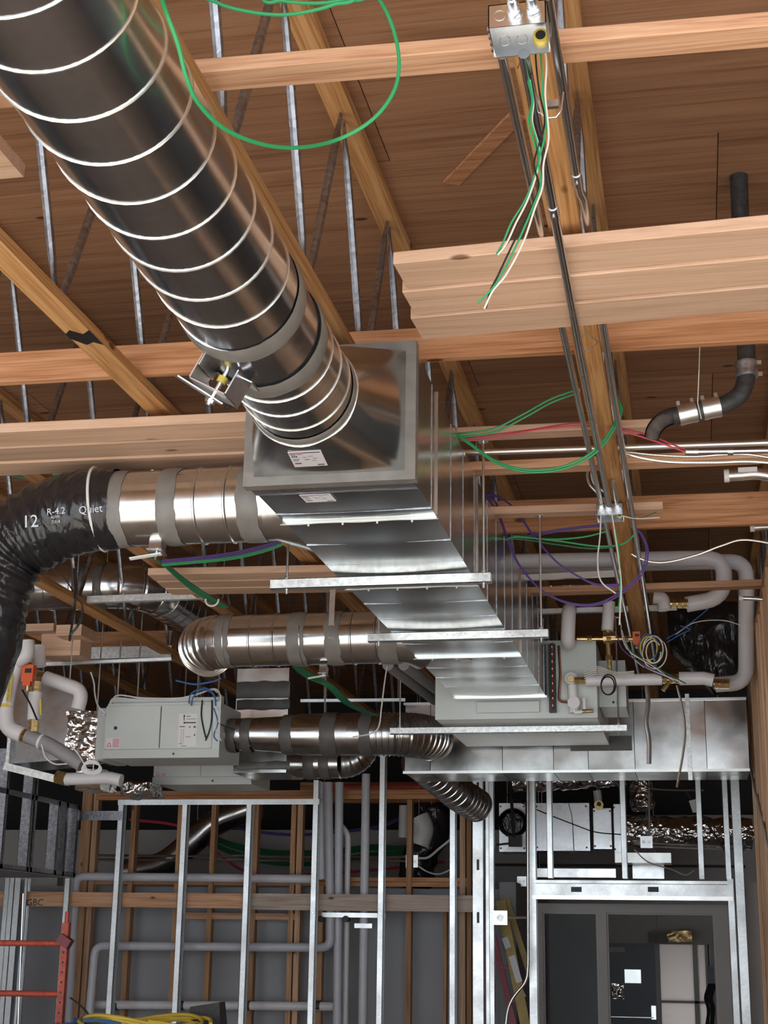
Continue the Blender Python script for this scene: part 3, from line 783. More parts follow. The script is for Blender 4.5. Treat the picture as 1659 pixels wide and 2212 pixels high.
# control enclosure
p, q = at(1294,1428,y=9.36), at(1352,1527,y=9.36)
cb = thing('control_box', (p.x, 9.3, q.z), 'pale grey control box bolted right of the air handler', 'box')
MB().box(p.x, q.x, 9.36, 9.8, q.z, p.z).build('enclosure', 'unit_grey', cb)
MB().box(p.x-0.004, q.x+0.004, 9.35, 9.359, q.z, p.z).build('cover', 'unit_grey', cb)
k_ = at(1325,1517,y=9.35); MB().tube([(k_.x,9.352,k_.z), (k_.x,9.346,k_.z)], 0.008, 12).build('knockout', 'black', cb)
a, b = at(1301,1486,y=9.348), at(1337,1500,y=9.348); MB().box(a.x, b.x, 9.346, 9.349, b.z, a.z).build('label_plate', 'white', cb)

# ================================================================== FAN COIL UNITS AT LEFT
def fan_coil(Y, label, pa, pb, depth, second=False):
    a, b = at(*pa, y=Y), at(*pb, y=Y)     # face: top-left, bottom-right
    t = thing('fan_coil_unit', ((a.x+b.x)/2, Y, b.z-0.06), label, 'fan coil')
    MB().box(a.x+0.006, b.x+0.04, Y+0.012, Y+depth, b.z-0.055, a.z+0.02).build('casing', 'unit_grey', t)
    xm = a.x+(b.x-a.x)*0.52
    for i, (x0, x1) in enumerate(((a.x, xm-0.002), (xm+0.002, b.x))): MB().box(x0, x1, Y, Y+0.011, b.z, a.z).build('access_panel', 'unit_grey', t)
    # drip tray lip
    MB().hexa([(a.x-0.004,Y-0.012,b.z-0.062),(b.x+0.06,Y-0.012,b.z-0.062),(b.x+0.06,Y+0.011,b.z-0.062),(a.x-0.004,Y+0.011,b.z-0.062),
               (a.x-0.004,Y-0.004,b.z-0.006),(b.x+0.05,Y-0.004,b.z-0.006),(b.x+0.05,Y+0.011,b.z-0.006),(a.x-0.004,Y+0.011,b.z-0.006)]).build('drain_pan', 'unit_grey', t)
    MB().tube([(a.x+(b.x-a.x)*0.66,Y-0.006,b.z-0.036), (a.x+(b.x-a.x)*0.66,Y-0.014,b.z-0.036)], 0.007, 10).build('knockout', 'black', t)
    W_, H_ = b.x-a.x, a.z-b.z
    wl_ = MB().box(a.x+0.02*W_, a.x+0.15*W_, Y-0.002, Y-0.0002, b.z+0.02*H_, b.z+0.26*H_).build('warning_label', 'white', t)
    pr = MB(); x0 = a.x+0.03*W_; z0 = b.z+0.06*H_; s_ = 0.04*W_
    tri = [(x0, z0), (x0+s_, z0), (x0+s_/2, z0+s_*0.9)]
    for i in range(3):
        p_, q_ = tri[i], tri[(i+1) % 3]; pr.bar((p_[0],Y-0.0026,p_[1]), (q_[0],Y-0.0026,q_[1]), 0.0012, 0.004, (1,0,0.3))
    for i in range(6): pr.box(a.x+0.082*W_, a.x+0.143*W_, Y-0.003, Y-0.0022, b.z+(0.05+0.034*i)*H_, b.z+(0.066+0.034*i)*H_)
    pr.build('print', 'pink_ink', wl_)
    if not second:
        MB().tube([(a.x+0.10*W_,Y+0.001,b.z+0.49*H_), (a.x+0.10*W_,Y-0.004,b.z+0.49*H_)], 0.012, 16).build('knockout', 'black', t)
        hg = MB().box(xm-0.003, xm+0.003, Y-0.004, Y, b.z+0.03*H_, a.z-0.03*H_).build('seam', 'sealant_dark', t)
        lb = MB().box(a.x+0.69*W_, a.x+0.86*W_, Y-0.002, Y-0.0002, b.z+0.04*H_, b.z+0.80*H_).build('rating_label', 'white', t)
        pr = MB(); Yp = Y-0.0028
        def rc(u0, v0, u1, v1): pr.box(a.x+u0*W_, a.x+u1*W_, Yp, Yp+0.0006, b.z+v0*H_, b.z+v1*H_)
        rc(0.735,0.64,0.743,0.74); pr.prism([(a.x+0.728*W_,Yp,b.z+0.73*H_),(a.x+0.75*W_,Yp,b.z+0.73*H_),(a.x+0.739*W_,Yp,b.z+0.79*H_)], (0,0.0006,0))
        rc(0.76,0.73,0.80,0.745); rc(0.76,0.67,0.85,0.68)
        rc(0.745,0.575,0.85,0.605); pr.prism([(a.x+0.75*W_,Yp,b.z+0.56*H_),(a.x+0.75*W_,Yp,b.z+0.62*H_),(a.x+0.728*W_,Yp,b.z+0.59*H_)], (0,0.0006,0))
        rc(0.70,0.49,0.75,0.51); rc(0.79,0.47,0.80,0.51); rc(0.83,0.47,0.85,0.51)
        for i in range(9): rc(0.715,0.14+0.035*i,0.725,0.15+0.035*i); rc(0.735,0.14+0.035*i,0.745,0.15+0.035*i)
        rc(0.76,0.26,0.81,0.27); rc(0.70,0.10,0.735,0.112); rc(0.725,0.05,0.77,0.062); rc(0.838,0.28,0.848,0.33)
        pr.build('print', 'ink', lb)
        # side tray with exposed wiring
        MB().box(b.x+0.004, b.x+0.045, Y-0.002, Y+0.012, b.z-0.055, a.z+0.02).build('control_bay', 'unit_grey', t)
        MB().box(b.x+0.048, b.x+0.058, Y-0.012, Y+0.05, b.z-0.06, a.z+0.06).build('end_plate', 'unit_grey', t)
        MB().box(a.x+0.02, b.x+0.04, Y+0.06, Y+0.068, a.z+0.0, a.z+0.06).build('top_flange', 'unit_grey', t)
    hang(t, [(a.x+0.08,Y+depth*0.7,a.z), (b.x-0.08,Y+depth*0.7,a.z)])
    return t
FY = 9.4
fan_coil(FY, 'grey fan coil unit with black arrows and red warning label at left', (230,1526), (456,1616), 0.5)
fan_coil(10.7, 'second grey fan coil unit half hidden below and behind the first', (333,1648), (528,1676), 0.55, True)
for i, (px, nm) in enumerate(((247,'left'), (420,'right'))):
    p = at(px,1500,y=FY+0.04)
    r = MB().tube([(p.x,FY+0.1,3.27), (p.x,FY+0.1,ON-0.03)], 0.005, 6)
    r.build('threaded_rod', 'zinc', None, label=nm+' hanging rod above the grey fan coil unit', cat='rod', group='rods above the fan coil')
# foil-wrapped connector left of the fan coil
def crumple(x0, x1, y0, y1, z0, z1, n=18, amp=0.02, seed=0, sc=16):
    mb = MB(); vs = []; fs = []
    def face(o, u, v):
        b = len(vs)
        for i in range(n+1):
            for j in range(n+1):
                vs.append(Vector(o)+Vector(u)*(i/n)+Vector(v)*(j/n))
        for i in range(n):
            for j in range(n): fs.append((b+i*(n+1)+j, b+(i+1)*(n+1)+j, b+(i+1)*(n+1)+j+1, b+i*(n+1)+j+1))
    X, Y, Z = x1-x0, y1-y0, z1-z0
    face((x0,y0,z0), (X,0,0), (0,0,Z)); face((x0,y1,z0), (0,0,Z), (X,0,0)); face((x0,y0,z0), (0,0,Z), (0,Y,0))
    face((x1,y0,z0), (0,Y,0), (0,0,Z)); face((x0,y0,z0), (0,Y,0), (X,0,0)); face((x0,y0,z1), (X,0,0), (0,Y,0))
    out = [v+Vector((noise.noise(v*sc+Vector((seed,0,0))), noise.noise(v*sc+Vector((0,seed+9,0))), noise.noise(v*sc+Vector((0,0,seed+5)))))*amp for v in vs]
    return mb.add(out, fs)
p, q = at(148,1535,y=9.55), at(206,1640,y=9.55)
crumple(p.x, q.x, 9.55, 9.9, q.z, p.z, amp=0.022).build('foil_connector', 'foil', None, sharp=50, label='crumpled foil wrap left of the grey fan coil unit', cat='duct wrap')
p, q = at(212,1530,y=9.5), at(226,1640,y=9.5)
MB().box(p.x, q.x, 9.5, 9.9, q.z, p.z).build('filter_rack', 'unit_grey', None, label='narrow metal frame between foil wrap and fan coil unit', cat='frame')
# angled sheet metal plenum at far left
a = [at(*p, y=9.75) for p in ((20,1650), (150,1640), (172,1540), (148,1470), (60,1438), (5,1480))]
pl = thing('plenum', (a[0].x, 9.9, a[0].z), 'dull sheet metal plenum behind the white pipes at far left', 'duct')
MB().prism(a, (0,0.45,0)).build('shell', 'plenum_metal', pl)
pf = at(28,1560,y=9.74)
MB().box(pf.x-0.012, pf.x+0.012, 9.70, 9.75, at(28,1652,y=9.7).z, at(28,1570,y=9.7).z).build('flange', 'strut', pl)
MB().bar(at(10,1655,y=9.7), at(150,1690,y=9.7), 0.03, 0.05).build('bottom_rail', 'strut', pl)
p, q = at(165,1660,y=9.9), at(215,1705,y=9.9)
crumple(p.x, q.x, 9.9, 10.2, q.z, p.z, amp=0.008, seed=3).build('duct_boot', 'duct', None, sharp=50, label='small sheet metal boot under the grey wrapped pipe', cat='duct')
p, q = at(258,1690,y=10.3), at(322,1715,y=10.3)
crumple(p.x, q.x, 10.3, 10.6, q.z, p.z, amp=0.035, seed=8).build('foil_connector', 'foil', None, sharp=50, label='torn foil hanging below the second fan coil unit', cat='duct wrap')
# ================================================================== INSULATED PIPES, RIGHT
def pipe(name, label, cat, pts, r, mat, rad=0.09, n=16, group=None, ends=None, parent=None):
    o = MB().tube(round_path(pts, rad), r, n).build(name, mat, parent, label=label, cat=cat, group=group)
    return o
def A(Y, *pp): return [at(px, py, y=Y) for px, py in pp]
RP = 0.049
pipe('insulated_pipe', 'upper white insulated pipe ending in a double elbow at right', 'pipe', A(9.15, (1115,1213), (1566,1205), (1562,1292), (1482,1306)), RP, 'white_pvc', 0.13)
pipe('insulated_pipe', 'white insulated pipe dropping along the timber wall to a low elbow', 'pipe', A(9.45, (1060,1226), (1612,1212), (1612,1474), (1545,1479)), RP, 'white_pvc', 0.11)
ip = thing('insulated_pipe', at(1266,1470,y=9.0), 'short white insulated pipe with brass valves right of the air handler', 'pipe')
MB().tube(A(9.0, (1266,1470), (1430,1467)), 0.036, 16).build('insulation', 'white_pvc', ip)
MB().tube(A(9.0, (1467,1466), (1520,1465), (1541,1470)), 0.040, 16).build('insulation', 'white_pvc', ip)
def brass(parent, pts, r):
    MB().tube(pts, r*0.62, 10).build('brass_pipe', 'brass', parent)
    p, q = Vector(pts[0]), Vector(pts[-1])
    for f in (0.22, 0.55, 0.85):
        c = p.lerp(q, f); d_ = (q-p).normalized()
        MB().tube([c-d_*0.014, c+d_*0.014], r, 6).build('brass_nut', 'brass', parent)
brass(ip, A(9.0, (1428,1467), (1468,1466)), 0.03)
brass(ip, A(9.0, (1240,1470), (1268,1470)), 0.022)
brass(ip, A(9.3, (1541,1477), (1575,1478)), 0.032)
MB().tube(A(9.0, (1448,1470), (1432,1492)), 0.014, 8).build('drain_cock', 'brass', ip)
# riser pair above the air handler
pipe('insulated_pipe', 'short white insulated riser bending forward above the air handler', 'pipe', [at(1230,1390,y=9.0), at(1226,1388,y=8.9), at(1229,1318,y=8.9), at(1232,1318,y=9.35)], 0.043, 'white_pvc', 0.06)
vp = thing('insulated_pipe', at(1316,1385,y=9.0), 'vertical white insulated pipe above a brass tee, under purple cable', 'pipe')
MB().tube(A(9.0, (1316,1300), (1312,1362)), 0.037, 16).build('insulation', 'white_pvc', vp)
brass(vp, A(9.0, (1312,1362), (1318,1470)), 0.024)
brass(vp, A(8.98, (1246,1380), (1372,1380)), 0.020)
MB().tube(A(9.0, (1303,1378), (1330,1376)), 0.036, 8).build('valve_body', 'brass', vp)
# condensate trap below
cp = thing('condensate_trap', at(1240,1545,y=8.98), 'clear and white condensate trap hanging on the air handler front', 'trap')
def disc(c, r, d, mat, par, nm): 
    c = Vector(c); MB().tube([c, c-YV*d], r, 20).build(nm, mat, par)
disc(at(1234,1467,y=9.05), 0.037, 0.03, 'white_pvc', cp, 'insulation_cuff'); disc(at(1240,1519,y=9.05), 0.037, 0.03, 'white_pvc', cp, 'insulation_cuff')
MB().tube(A(9.06, (1236,1480), (1240,1540)), 0.03, 14).build('trap_tube', 'white', cp)
MB().tube(round_path(A(9.03, (1238,1528), (1242,1540), (1262,1536)), 0.02), 0.012, 10).build('drain_tube', 'white', cp)
MB().tube(A(9.02, (1258,1536), (1282,1535)), 0.011, 8).build('brass_tip', 'brass', cp)
MB().tube(A(9.03, (1262,1508), (1263,1535)), 0.011, 8).build('vent_tube', 'white', cp)
disc(at(1234,1467,y=9.01), 0.02, 0.025, 'brass', cp, 'brass_plug')
# valve body at top right
tv = thing('insulated_pipe', at(1440,1320,y=9.1), 'small white insulated elbow with brass union under the far timber', 'pipe')
MB().tube(round_path(A(9.1, (1412,1290), (1432,1292), (1436,1318)), 0.05), 0.042, 14).build('insulation', 'white_pvc', tv)
brass(tv, A(9.1, (1448,1304), (1486,1304)), 0.03)
# orange actuators
def actuator(label, px, py, Y, s=0.05):
    c = at(px, py, y=Y); t = thing('valve_actuator', c-Vector((0,0,s)), label, 'actuator')
    MB().box(c.x-s*0.62, c.x+s*0.62, Y-s*0.4, Y+s*0.4, c.z-s*0.75, c.z+s).build('housing', 'orange', t)
    MB().box(c.x-s*0.5, c.x+s*0.35, Y-s*0.3, Y+s*0.35, c.z-s*1.15, c.z-s*0.75).build('base', 'orange', t)
    MB().box(c.x-s*0.25, c.x+s*0.45, Y-s*0.45, Y-s*0.39, c.z+s*0.15, c.z+s*0.6).build('dial_plate', 'black', t)
    MB().tube([(c.x,Y,c.z-s*1.15), (c.x,Y,c.z-s*1.7)], s*0.28, 10).build('stem', 'brass', t)
    return t
actuator('orange valve actuator tangled in wires below the conduit run', 1375, 1378, 8.95, 0.036)
actuator('orange valve actuator on the white pipes at far left', 62, 1458, 8.8, 0.062)
# strut rail and tie bars carrying the pipes
def rail(label, p, q, w=0.04, h=0.04, mat='strut'):
    return MB().bar(p, q, w, h).build('strut_rail', mat, None, label=label, cat='rail')
rail('bright horizontal conduit tube just behind the purple cable loop', at(1120,1249,y=8.9), at(1352,1238,y=8.9), 0.03, 0.035, 'seam')
rail('thin steel rail under the far timber at right', at(1158,1322,y=9.3), at(1462,1312,y=9.3), 0.04, 0.03, 'stud')
p, q = at(1185,1270,y=8.72), at(1345,1262,y=8.72)
MB().box(p.x, q.x, 8.75, 8.757, p.z-0.02, p.z+0.02).build('foil_strip', 'foil', None, label='torn strip of foil facing behind the far timber', cat='foil')
# ================================================================== PIPES AT LEFT
Y8 = 8.8
hp = thing('insulated_pipe', at(12,1560,y=Y8), 'white insulated hot water pipe with yellow band at far left edge', 'pipe')
MB().tube(smooth_path(A(Y8, (45,1410), (30,1450), (18,1490), (12,1540), (20,1572), (50,1588)), 6), 0.052, 16).build('insulation', 'white_pvc', hp)
c = A(Y8, (12,1522), (12,1530)); MB().tube(c, 0.0535, 16).build('yellow_band', 'yellow', hp)
lab = MB(); a_, b_ = at(24,1455,y=Y8-0.056), at(17,1515,y=Y8-0.056)
MB().bar(a_, b_, 0.028, 0.004, YV).build('pipe_label', 'yellow', hp)
vs, fs = text_geo('HOT WATER SUPPLY', 0.020)
d_ = (b_-a_).normalized(); sd2 = d_.cross(YV).normalized()
MB().add([a_+d_*(v.x+0.004)-sd2*(v.y-0.007)*1.0+Vector((0,-0.0045,0)) for v in vs], fs).build('lettering', 'ink', hp)
brass(hp, A(Y8, (50,1588), (66,1594)), 0.045)
gw = pipe('insulated_pipe', 'grey wrapped pipe slanting below the foil at left', 'pipe', A(Y8, (58,1590), (105,1608), (178,1652)), 0.046, 'grey_wrap', 0.05)
MB().tube(A(Y8, (87,1601), (92,1603)), 0.052, 18).build('pipe_collar', 'white', gw, label='white cut collar')
we = pipe('insulated_pipe', 'white insulated pipe with a rounded elbow right of the orange actuator', 'pipe', A(9.0, (98,1464), (178,1492), (168,1532)), 0.046, 'white_pvc', 0.10)
vv = thing('insulated_pipe', at(75,1555,y=Y8), 'short vertical white pipe with yellow valve handle at left', 'pipe')
MB().tube(A(Y8, (77,1496), (74,1555)), 0.044, 16).build('insulation', 'white_pvc', vv)
brass(vv, A(Y8, (79,1472), (77,1498)), 0.03); brass(vv, A(Y8, (74,1553), (72,1580)), 0.035)
MB().bar(at(87,1510,y=Y8-0.05), at(88,1545,y=Y8-0.05), 0.012, 0.006, YV).build('valve_handle', 'yellow', vv)
pipe('insulated_pipe', 'stub of white insulated pipe beneath the wood block at left', 'pipe', A(9.0, (84,1395), (84,1440)), 0.045, 'white_pvc')
pipe('insulated_pipe', 'open white insulated elbow at far left under the chord', 'pipe', A(8.75, (58,1385), (60,1415), (35,1428)), 0.048, 'white_pvc', 0.08)
brass(we, A(9.0, (82,1462), (104,1464)), 0.034)
wh = pipe('insulated_pipe', 'horizontal white insulated pipe below the coiled white wire', 'pipe', A(9.6, (142,1683), (235,1680), (262,1686)), 0.042, 'white_pvc')
brass(wh, A(9.6, (122,1678), (142,1683)), 0.05)
rail('thin bright rail with rods above the fan coil unit', at(95,1435,y=9.3), at(372,1424,y=9.3), 0.035, 0.02, 'stud')
rail('galvanized channel in front of the orange glulam beam', at(182,1412,y=10.0), at(372,1408,y=10.0), 0.04, 0.085)
rail('galvanized channel crossing the dim round duct at left', at(190,1296,y=8.3), at(440,1287,y=8.3), 0.04, 0.04)
# wood blocking stacked on the chord
for i, (p0, p1, Y, lab_) in enumerate((((48,1348),(115,1362),8.9,'small pale wood block on the far left chord'), ((92,1352),(172,1415),9.0,'large plywood block on the far left chord'), ((122,1350),(175,1372),8.85,'thin pale wood strip atop the plywood block at left'))):
    a, b = at(*p0, y=Y), at(*p1, y=Y)
    MB().box(a.x, b.x, Y, Y+0.14+0.05*i, b.z, a.z).build('wood_block', 'pale_x', None, label=lab_, cat='wood block', group='wood blocks at left')
# black cast iron drain upper right
YD = 5.35
dr = thing('cast_iron_drain', at(1520,910,y=YD), 'black cast iron drain pipe with steel band couplings and a broken end', 'pipe')
path = smooth_path([at(1594,330,y=YD), at(1604,600,y=YD), at(1612,760,y=YD), at(1612,812,y=YD), at(1600,850,y=YD), at(1570,872,y=YD), at(1540,880,y=YD), at(1466,897,y=YD)], 6)
MB().tube(path, 0.0335, 20, True).build('pipe_body', 'black_iron', dr)
# broken shell at the end: a torn elbow, open toward the front and below
sp = smooth_path(A(YD, (1470,897), (1448,900), (1428,910), (1413,928), (1408,945)), 4)
def torn(r_, mat, nm):
    n = 26; vs = []; fs = []; fd = Vector((-0.15,-0.72,-0.68)).normalized(); up = None
    for j, c in enumerate(sp):
        d = (sp[min(j+1,len(sp)-1)]-sp[max(j-1,0)]).normalized(); s_ = d.cross(YV).normalized(); u_ = s_.cross(d)
        for k in range(n):
            a = 2*PI*k/n; vs.append(c+(s_*math.cos(a)+u_*math.sin(a))*r_*(1-0.010*j))
    for j in range(len(sp)-1):
        for k in range(n):
            cen = (vs[j*n+k]+vs[j*n+(k+1) % n])/2-sp[j]
            lim = 0.75-0.06*j+0.18*noise.noise((k*0.7, j*0.5, 2.0))
            if j >= 3 and cen.normalized().dot(fd) > max(0.12, lim): continue
            fs.append((j*n+k, j*n+(k+1) % n, (j+1)*n+(k+1) % n, (j+1)*n+k))
    MB().add(vs, fs).build(nm, mat, dr)
torn(0.0335, 'black_iron', 'broken_end'); torn(0.0285, 'rust', 'broken_end_lining')
def band(pa, pb, r, mat='seam', screws=2, nm='band_coupling'):
    a, b = at(*pa, y=YD), at(*pb, y=YD); d = (b-a).normalized()
    o = MB().tube([a, a.lerp(b,0.15), a.lerp(b,0.3), a.lerp(b,0.7), a.lerp(b,0.85), b], [r, r*1.04, r, r, r*1.04, r], 20).build(nm, mat, dr)
    for f in (0.12, 0.88):
        c = a.lerp(b, f); u_ = (ZV-d*d.z).normalized() if abs(d.z) < 0.8 else XV
        MB().bar(c+u_*r*0.9-YV*0.008, c+u_*r*1.0-YV*0.008+u_*0.014, 0.012, 0.012, d).build('clamp_screw', 'zinc', o)
band((1466,898), (1505,889), 0.038); band((1518,886), (1556,878), 0.038); band((1611,782), (1614,815), 0.041, 'tubing')
MB().tube(A(YD-0.0, (1505,889), (1518,886)), 0.037, 16).build('rubber_sleeve', 'rubber', dr)
MB().tube([at(1512,735,y=4.9), at(1510,800,y=5.2), at(1507,870,y=YD-0.04), at(1515,905,y=YD-0.045)], 0.002, 5).build('hanging_wire', 'wire_white', None, label='thin steel wire holding up the black drain', cat='wire')
# capped steel conduit stubs entering from the right
def stub(label, pts, Y, r, rc, cap=True):
    t = thing('conduit_stub', at(*pts[0], y=Y), label, 'conduit')
    MB().tube(smooth_path([at(*p, y=Y) for p in pts], 6), r, 14).build('tube', 'seam', t)
    a, b = at(*pts[0], y=Y), at(*pts[1], y=Y); d = (b-a).normalized()
    MB().tube([a-d*0.004, a+d*0.018], rc, 14).build('bushing', 'white', t)
stub('fat capped steel conduit stub with paper tag at right edge', [(1566,1028), (1600,1026), (1640,1024), (1700,1035)], 6.6, 0.026, 0.030)
stub('small capped conduit stub entering at right above the white elbow', [(1622,1140), (1659,1138), (1720,1138)], 7.6, 0.018, 0.022)
stub('thin capped conduit stub in front of the white riser pipe', [(1598,1292), (1640,1294), (1665,1300), (1720,1330)], 8.3, 0.012, 0.016)
a, b = at(1594,1010,y=6.57), at(1636,1018,y=6.57); MB().box(a.x, b.x, 6.57, 6.572, b.z, a.z).build('paper_tag', 'paper', None, label='small paper tag on the fat conduit stub', cat='tag')
pipe('conduit', 'bright steel conduit crossing behind the green cables', 'conduit', [at(970,979,y=5.98), at(1720,954,y=5.98)], 0.0135, 'seam')
# black plastic covered duct end at right
a = [at(*p, y=10.15) for p in ((1438,1300), (1500,1288), (1618,1300), (1618,1462), (1545,1478), (1500,1432), (1446,1382))]
bw = MB(); n = 22
xs_ = [v.x for v in a]; zs_ = [v.z for v in a]
def inside(x, z):
    c = False; j = len(a)-1
    for i in range(len(a)):
        if (a[i].z > z) != (a[j].z > z) and x < (a[j].x-a[i].x)*(z-a[i].z)/(a[j].z-a[i].z)+a[i].x: c = not c
        j = i
    return c
cx_, cz_ = sum(xs_)/len(a), sum(zs_)/len(a); vs = []; fs = []; S = 48; Rn = 10
per = []
for i in range(len(a)):
    p, q = a[i], a[(i+1) % len(a)]
    for k in range(7): per.append(p.lerp(q, k/7))
S = len(per)
for j in range(Rn+1):
    f = j/Rn
    for p in per:
        v = Vector((cx_,10.15,cz_)).lerp(p, f); v.y += 0.03*noise.noise(v*7)+0.02*noise.noise(v*19)+0.10*f*f-0.06
        vs.append(v)
for j in range(Rn):
    for k in range(S): fs.append((j*S+k, j*S+(k+1) % S, (j+1)*S+(k+1) % S, (j+1)*S+k))
b0 = len(vs)
for p in per: vs.append(p+Vector((0,0.5,0)))
for k in range(S): fs.append((Rn*S+k, Rn*S+(k+1) % S, b0+(k+1) % S, b0+k))
MB().add(vs, fs).build('wrapped_duct', 'black_wrap', None, sharp=80, label='duct end covered in crinkled black plastic beside the timber wall', cat='duct wrap')
rl = rail('thin steel rail behind the reducing duct', at(650,1514,y=10.3), at(876,1512,y=10.3), 0.03, 0.02, 'stud')
hang(rl, [tuple(at(700,1514,y=10.3)), tuple(at(860,1512,y=10.3))])
hang(wh, [tuple(at(200,1680,y=9.6))]); hang(we, [tuple(at(150,1480,y=9.0))])
for i_, (p0, p1) in enumerate((((838,1436), (938,1512)), ((872,1436), (968,1508)))):
    MB().tube([at(*p0, y=8.9), at(*p1, y=10.4)], 0.036, 12).build('drain_pipe', 'grey_wrap', None, label=('left','right')[i_]+' of two dim grey pipes receding behind the gored elbow duct', cat='pipe')
# ================================================================== TIMBER STUD WALL AT RIGHT
wr = thing('wall_right', (0.49, 9.2, 0), kind='structure')
ys = 7.3
i = 0
while ys < 11.2:
    MB().box(0.418+0.004*math.sin(i*2.3), 0.558, ys, ys+0.038, 0.0, 3.70).build('stud', 'tan_z', wr); ys += 0.235; i += 1
MB().box(0.418, 0.558, 7.3, 11.25, 3.70, 3.738).build('top_plate', 'honey_y', wr)
MB().bar((0.412, 8.2, 2.05), (0.412, 11.2, 3.05), 0.006, 0.05).build('strap_brace', 'strut', wr)
MB().bar((0.412, 8.0, 1.25), (0.412, 9.6, 1.95), 0.006, 0.03).build('strap_brace', 'strut', wr)
MB().box(0.565, 0.58, 7.3, 13.0, 0, 3.7).build('sheathing', 'tan_z', wr)

# ================================================================== METAL STUD PARTITION
def cstud(mb, x, y, z0, z1, w=0.041, d=0.092, th=0.0028, flip=1):
    mb.box(x-w/2, x+w/2, y, y+th, z0, z1); mb.box(x-w/2, x+w/2, y+d-th, y+d, z0, z1)
    e = x-flip*w/2; mb.box(e, e+flip*th, y, y+d, z0, z1)
    e = x+flip*w/2; mb.box(e-flip*th, e, y, y+0.010, z0, z1); mb.box(e-flip*th, e, y+d-0.010, y+d, z0, z1)
    return mb
YS = 13.2
wp = thing('wall_partition', (-3.0, YS, 0), kind='structure')
def xs_at(px, py=2000): return at(px, py, y=YS).x
tall = {262:3.03, 400:3.03, 540:3.03, 683:3.20, 823:3.45, 979:3.35}
low = {262:232, 400:375, 540:518, 683:668, 823:820, 979:975}
for px, zt_ in tall.items():
    x = (at(px,1730,y=YS).x+at(low[px],2212,y=YS).x)/2
    s_ = cstud(MB(), x, YS, 0, zt_, 0.05).build('stud', 'stud', wp)
    for z in (2.05, 2.16, 1.2, 1.9):
        MB().tube([(x,YS-0.004,z), (x,YS+0.001,z)], 0.006, 8).build('screw', 'zinc', s_)
xa, xb = at(262,1728,y=YS).x-0.03, at(690,1728,y=YS).x
MB().box(xa, xb, YS-0.004, YS-0.001, 2.985, 3.03).build('track', 'stud', wp)
MB().box(xa, xb, YS-0.004, YS+0.096, 3.03, 3.033).build('track', 'stud', wp)
MB().box(at(163,1762,y=YS).x, at(264,1762,y=YS).x, YS-0.006, YS-0.003, at(200,1772,y=YS).z, at(200,1752,y=YS).z).build('header_track', 'tubing', wp)
for px0, px1 in ((1022,1045), (1050,1058), (1058,1068)):
    a, b = at(px0,1900,y=YS).x, at(px1,1900,y=YS).x
    s_ = MB().box(a, b-0.004, YS-0.02, YS+0.07, 0, 3.30).build('post', 'stud', wp)
    if px0 == 1022:
        for z in (3.08, 2.42, 1.98):
            MB().box((a+b)/2-0.012, (a+b)/2+0.01, YS-0.0215, YS-0.0195, z, z+0.09).build('slot', 'black', s_)
for px, z0, zt_ in ((1148,0,3.33), (1187,2.36,3.33), (1347,2.36,3.33), (1512,2.36,3.33), (1570,2.36,3.33)):
    cstud(MB(), at(px,1800,y=YS).x, YS, z0, zt_, 0.046 if px != 1148 else 0.07).build('stud', 'stud', wp)
cstud(MB(), at(1582,2000,y=YS).x, YS, 0, 2.36, 0.055).build('jamb_stud', 'stud', wp)
cstud(MB(), at(1605,2050,y=YS).x, YS, 0, 3.33, 0.075).build('stud', 'stud', wp)
hx0, hx1 = at(1148,1920,y=YS).x, at(1583,1920,y=YS).x
hz0, hz1 = at(1350,1943,y=YS).z, at(1350,1910,y=YS).z
hd = MB().box(hx0, hx1, YS-0.008, YS+0.09, hz0, hz1).build('door_header', 'stud', wp)
MB().box(hx0+0.02, hx1-0.03, YS-0.012, YS+0.09, hz1+0.004, hz1+0.03).build('header_track', 'stud', wp)
MB().box(hx0, hx1, YS-0.014, YS-0.008, hz0-0.004, hz0+0.03).build('header_lip', 'seam', wp)
for px in (1245, 1411):
    c = at(px,1921,y=YS-0.01); MB().box(c.x-0.045, c.x+0.045, YS-0.0095, YS-0.0075, c.z-0.022, c.z+0.02).build('knockout', 'black', hd)
# strut with clamps between two studs
a, b = at(683,1975,y=YS), at(823,1975,y=YS)
cr = thing('clamp_rail', (a.x, 13.42, a.z), 'bright strut rail clamping the grey pipes below the timber band', 'rail')
MB().box(a.x, b.x, 13.40, 13.44, a.z-0.02, a.z+0.02).build('strut_channel', 'stud', cr)
MB().box(a.x+0.3, b.x-0.12, 13.40, 13.44, a.z-0.11, a.z-0.07).build('strut_channel', 'stud', cr)
for px in (692, 746): 
    c = at(px,1985,y=13.38); MB().tube([(c.x,13.46,c.z), (c.x,13.38,c.z)], 0.028, 12).build('clamp', 'black_iron', cr)
# bulkhead frame at far left
wb = thing('wall_bulkhead', (-5.5, 12.2, 2.33), kind='structure')
MB().box(-5.59, -5.50, 10.4, 13.1, 2.335, 2.34).build('track', 'tubing', wb); MB().box(-5.505, -5.50, 10.4, 13.1, 2.335, 2.375).build('track', 'tubing', wb)
MB().box(-5.595, -5.59, 10.4, 13.1, 2.335, 2.375).build('track', 'tubing', wb)
MB().box(-5.505, -5.50, 11.2, 13.1, 2.93, 2.97).build('track', 'tubing', wb); MB().box(-5.59, -5.50, 11.2, 13.1, 2.97, 2.974).build('track', 'tubing', wb)
for y, zt_ in ((11.55,3.3), (12.05,3.35), (12.12,3.35), (12.62,2.97), (12.80,2.97), (13.05,2.97)):
    mb = MB(); mb.box(-5.59, -5.50, y, y+0.003, 2.34, zt_); mb.box(-5.503, -5.50, y, y+0.045, 2.34, zt_); mb.box(-5.59, -5.587, y, y+0.045, 2.34, zt_)
    mb.build('stud', 'tubing', wb)
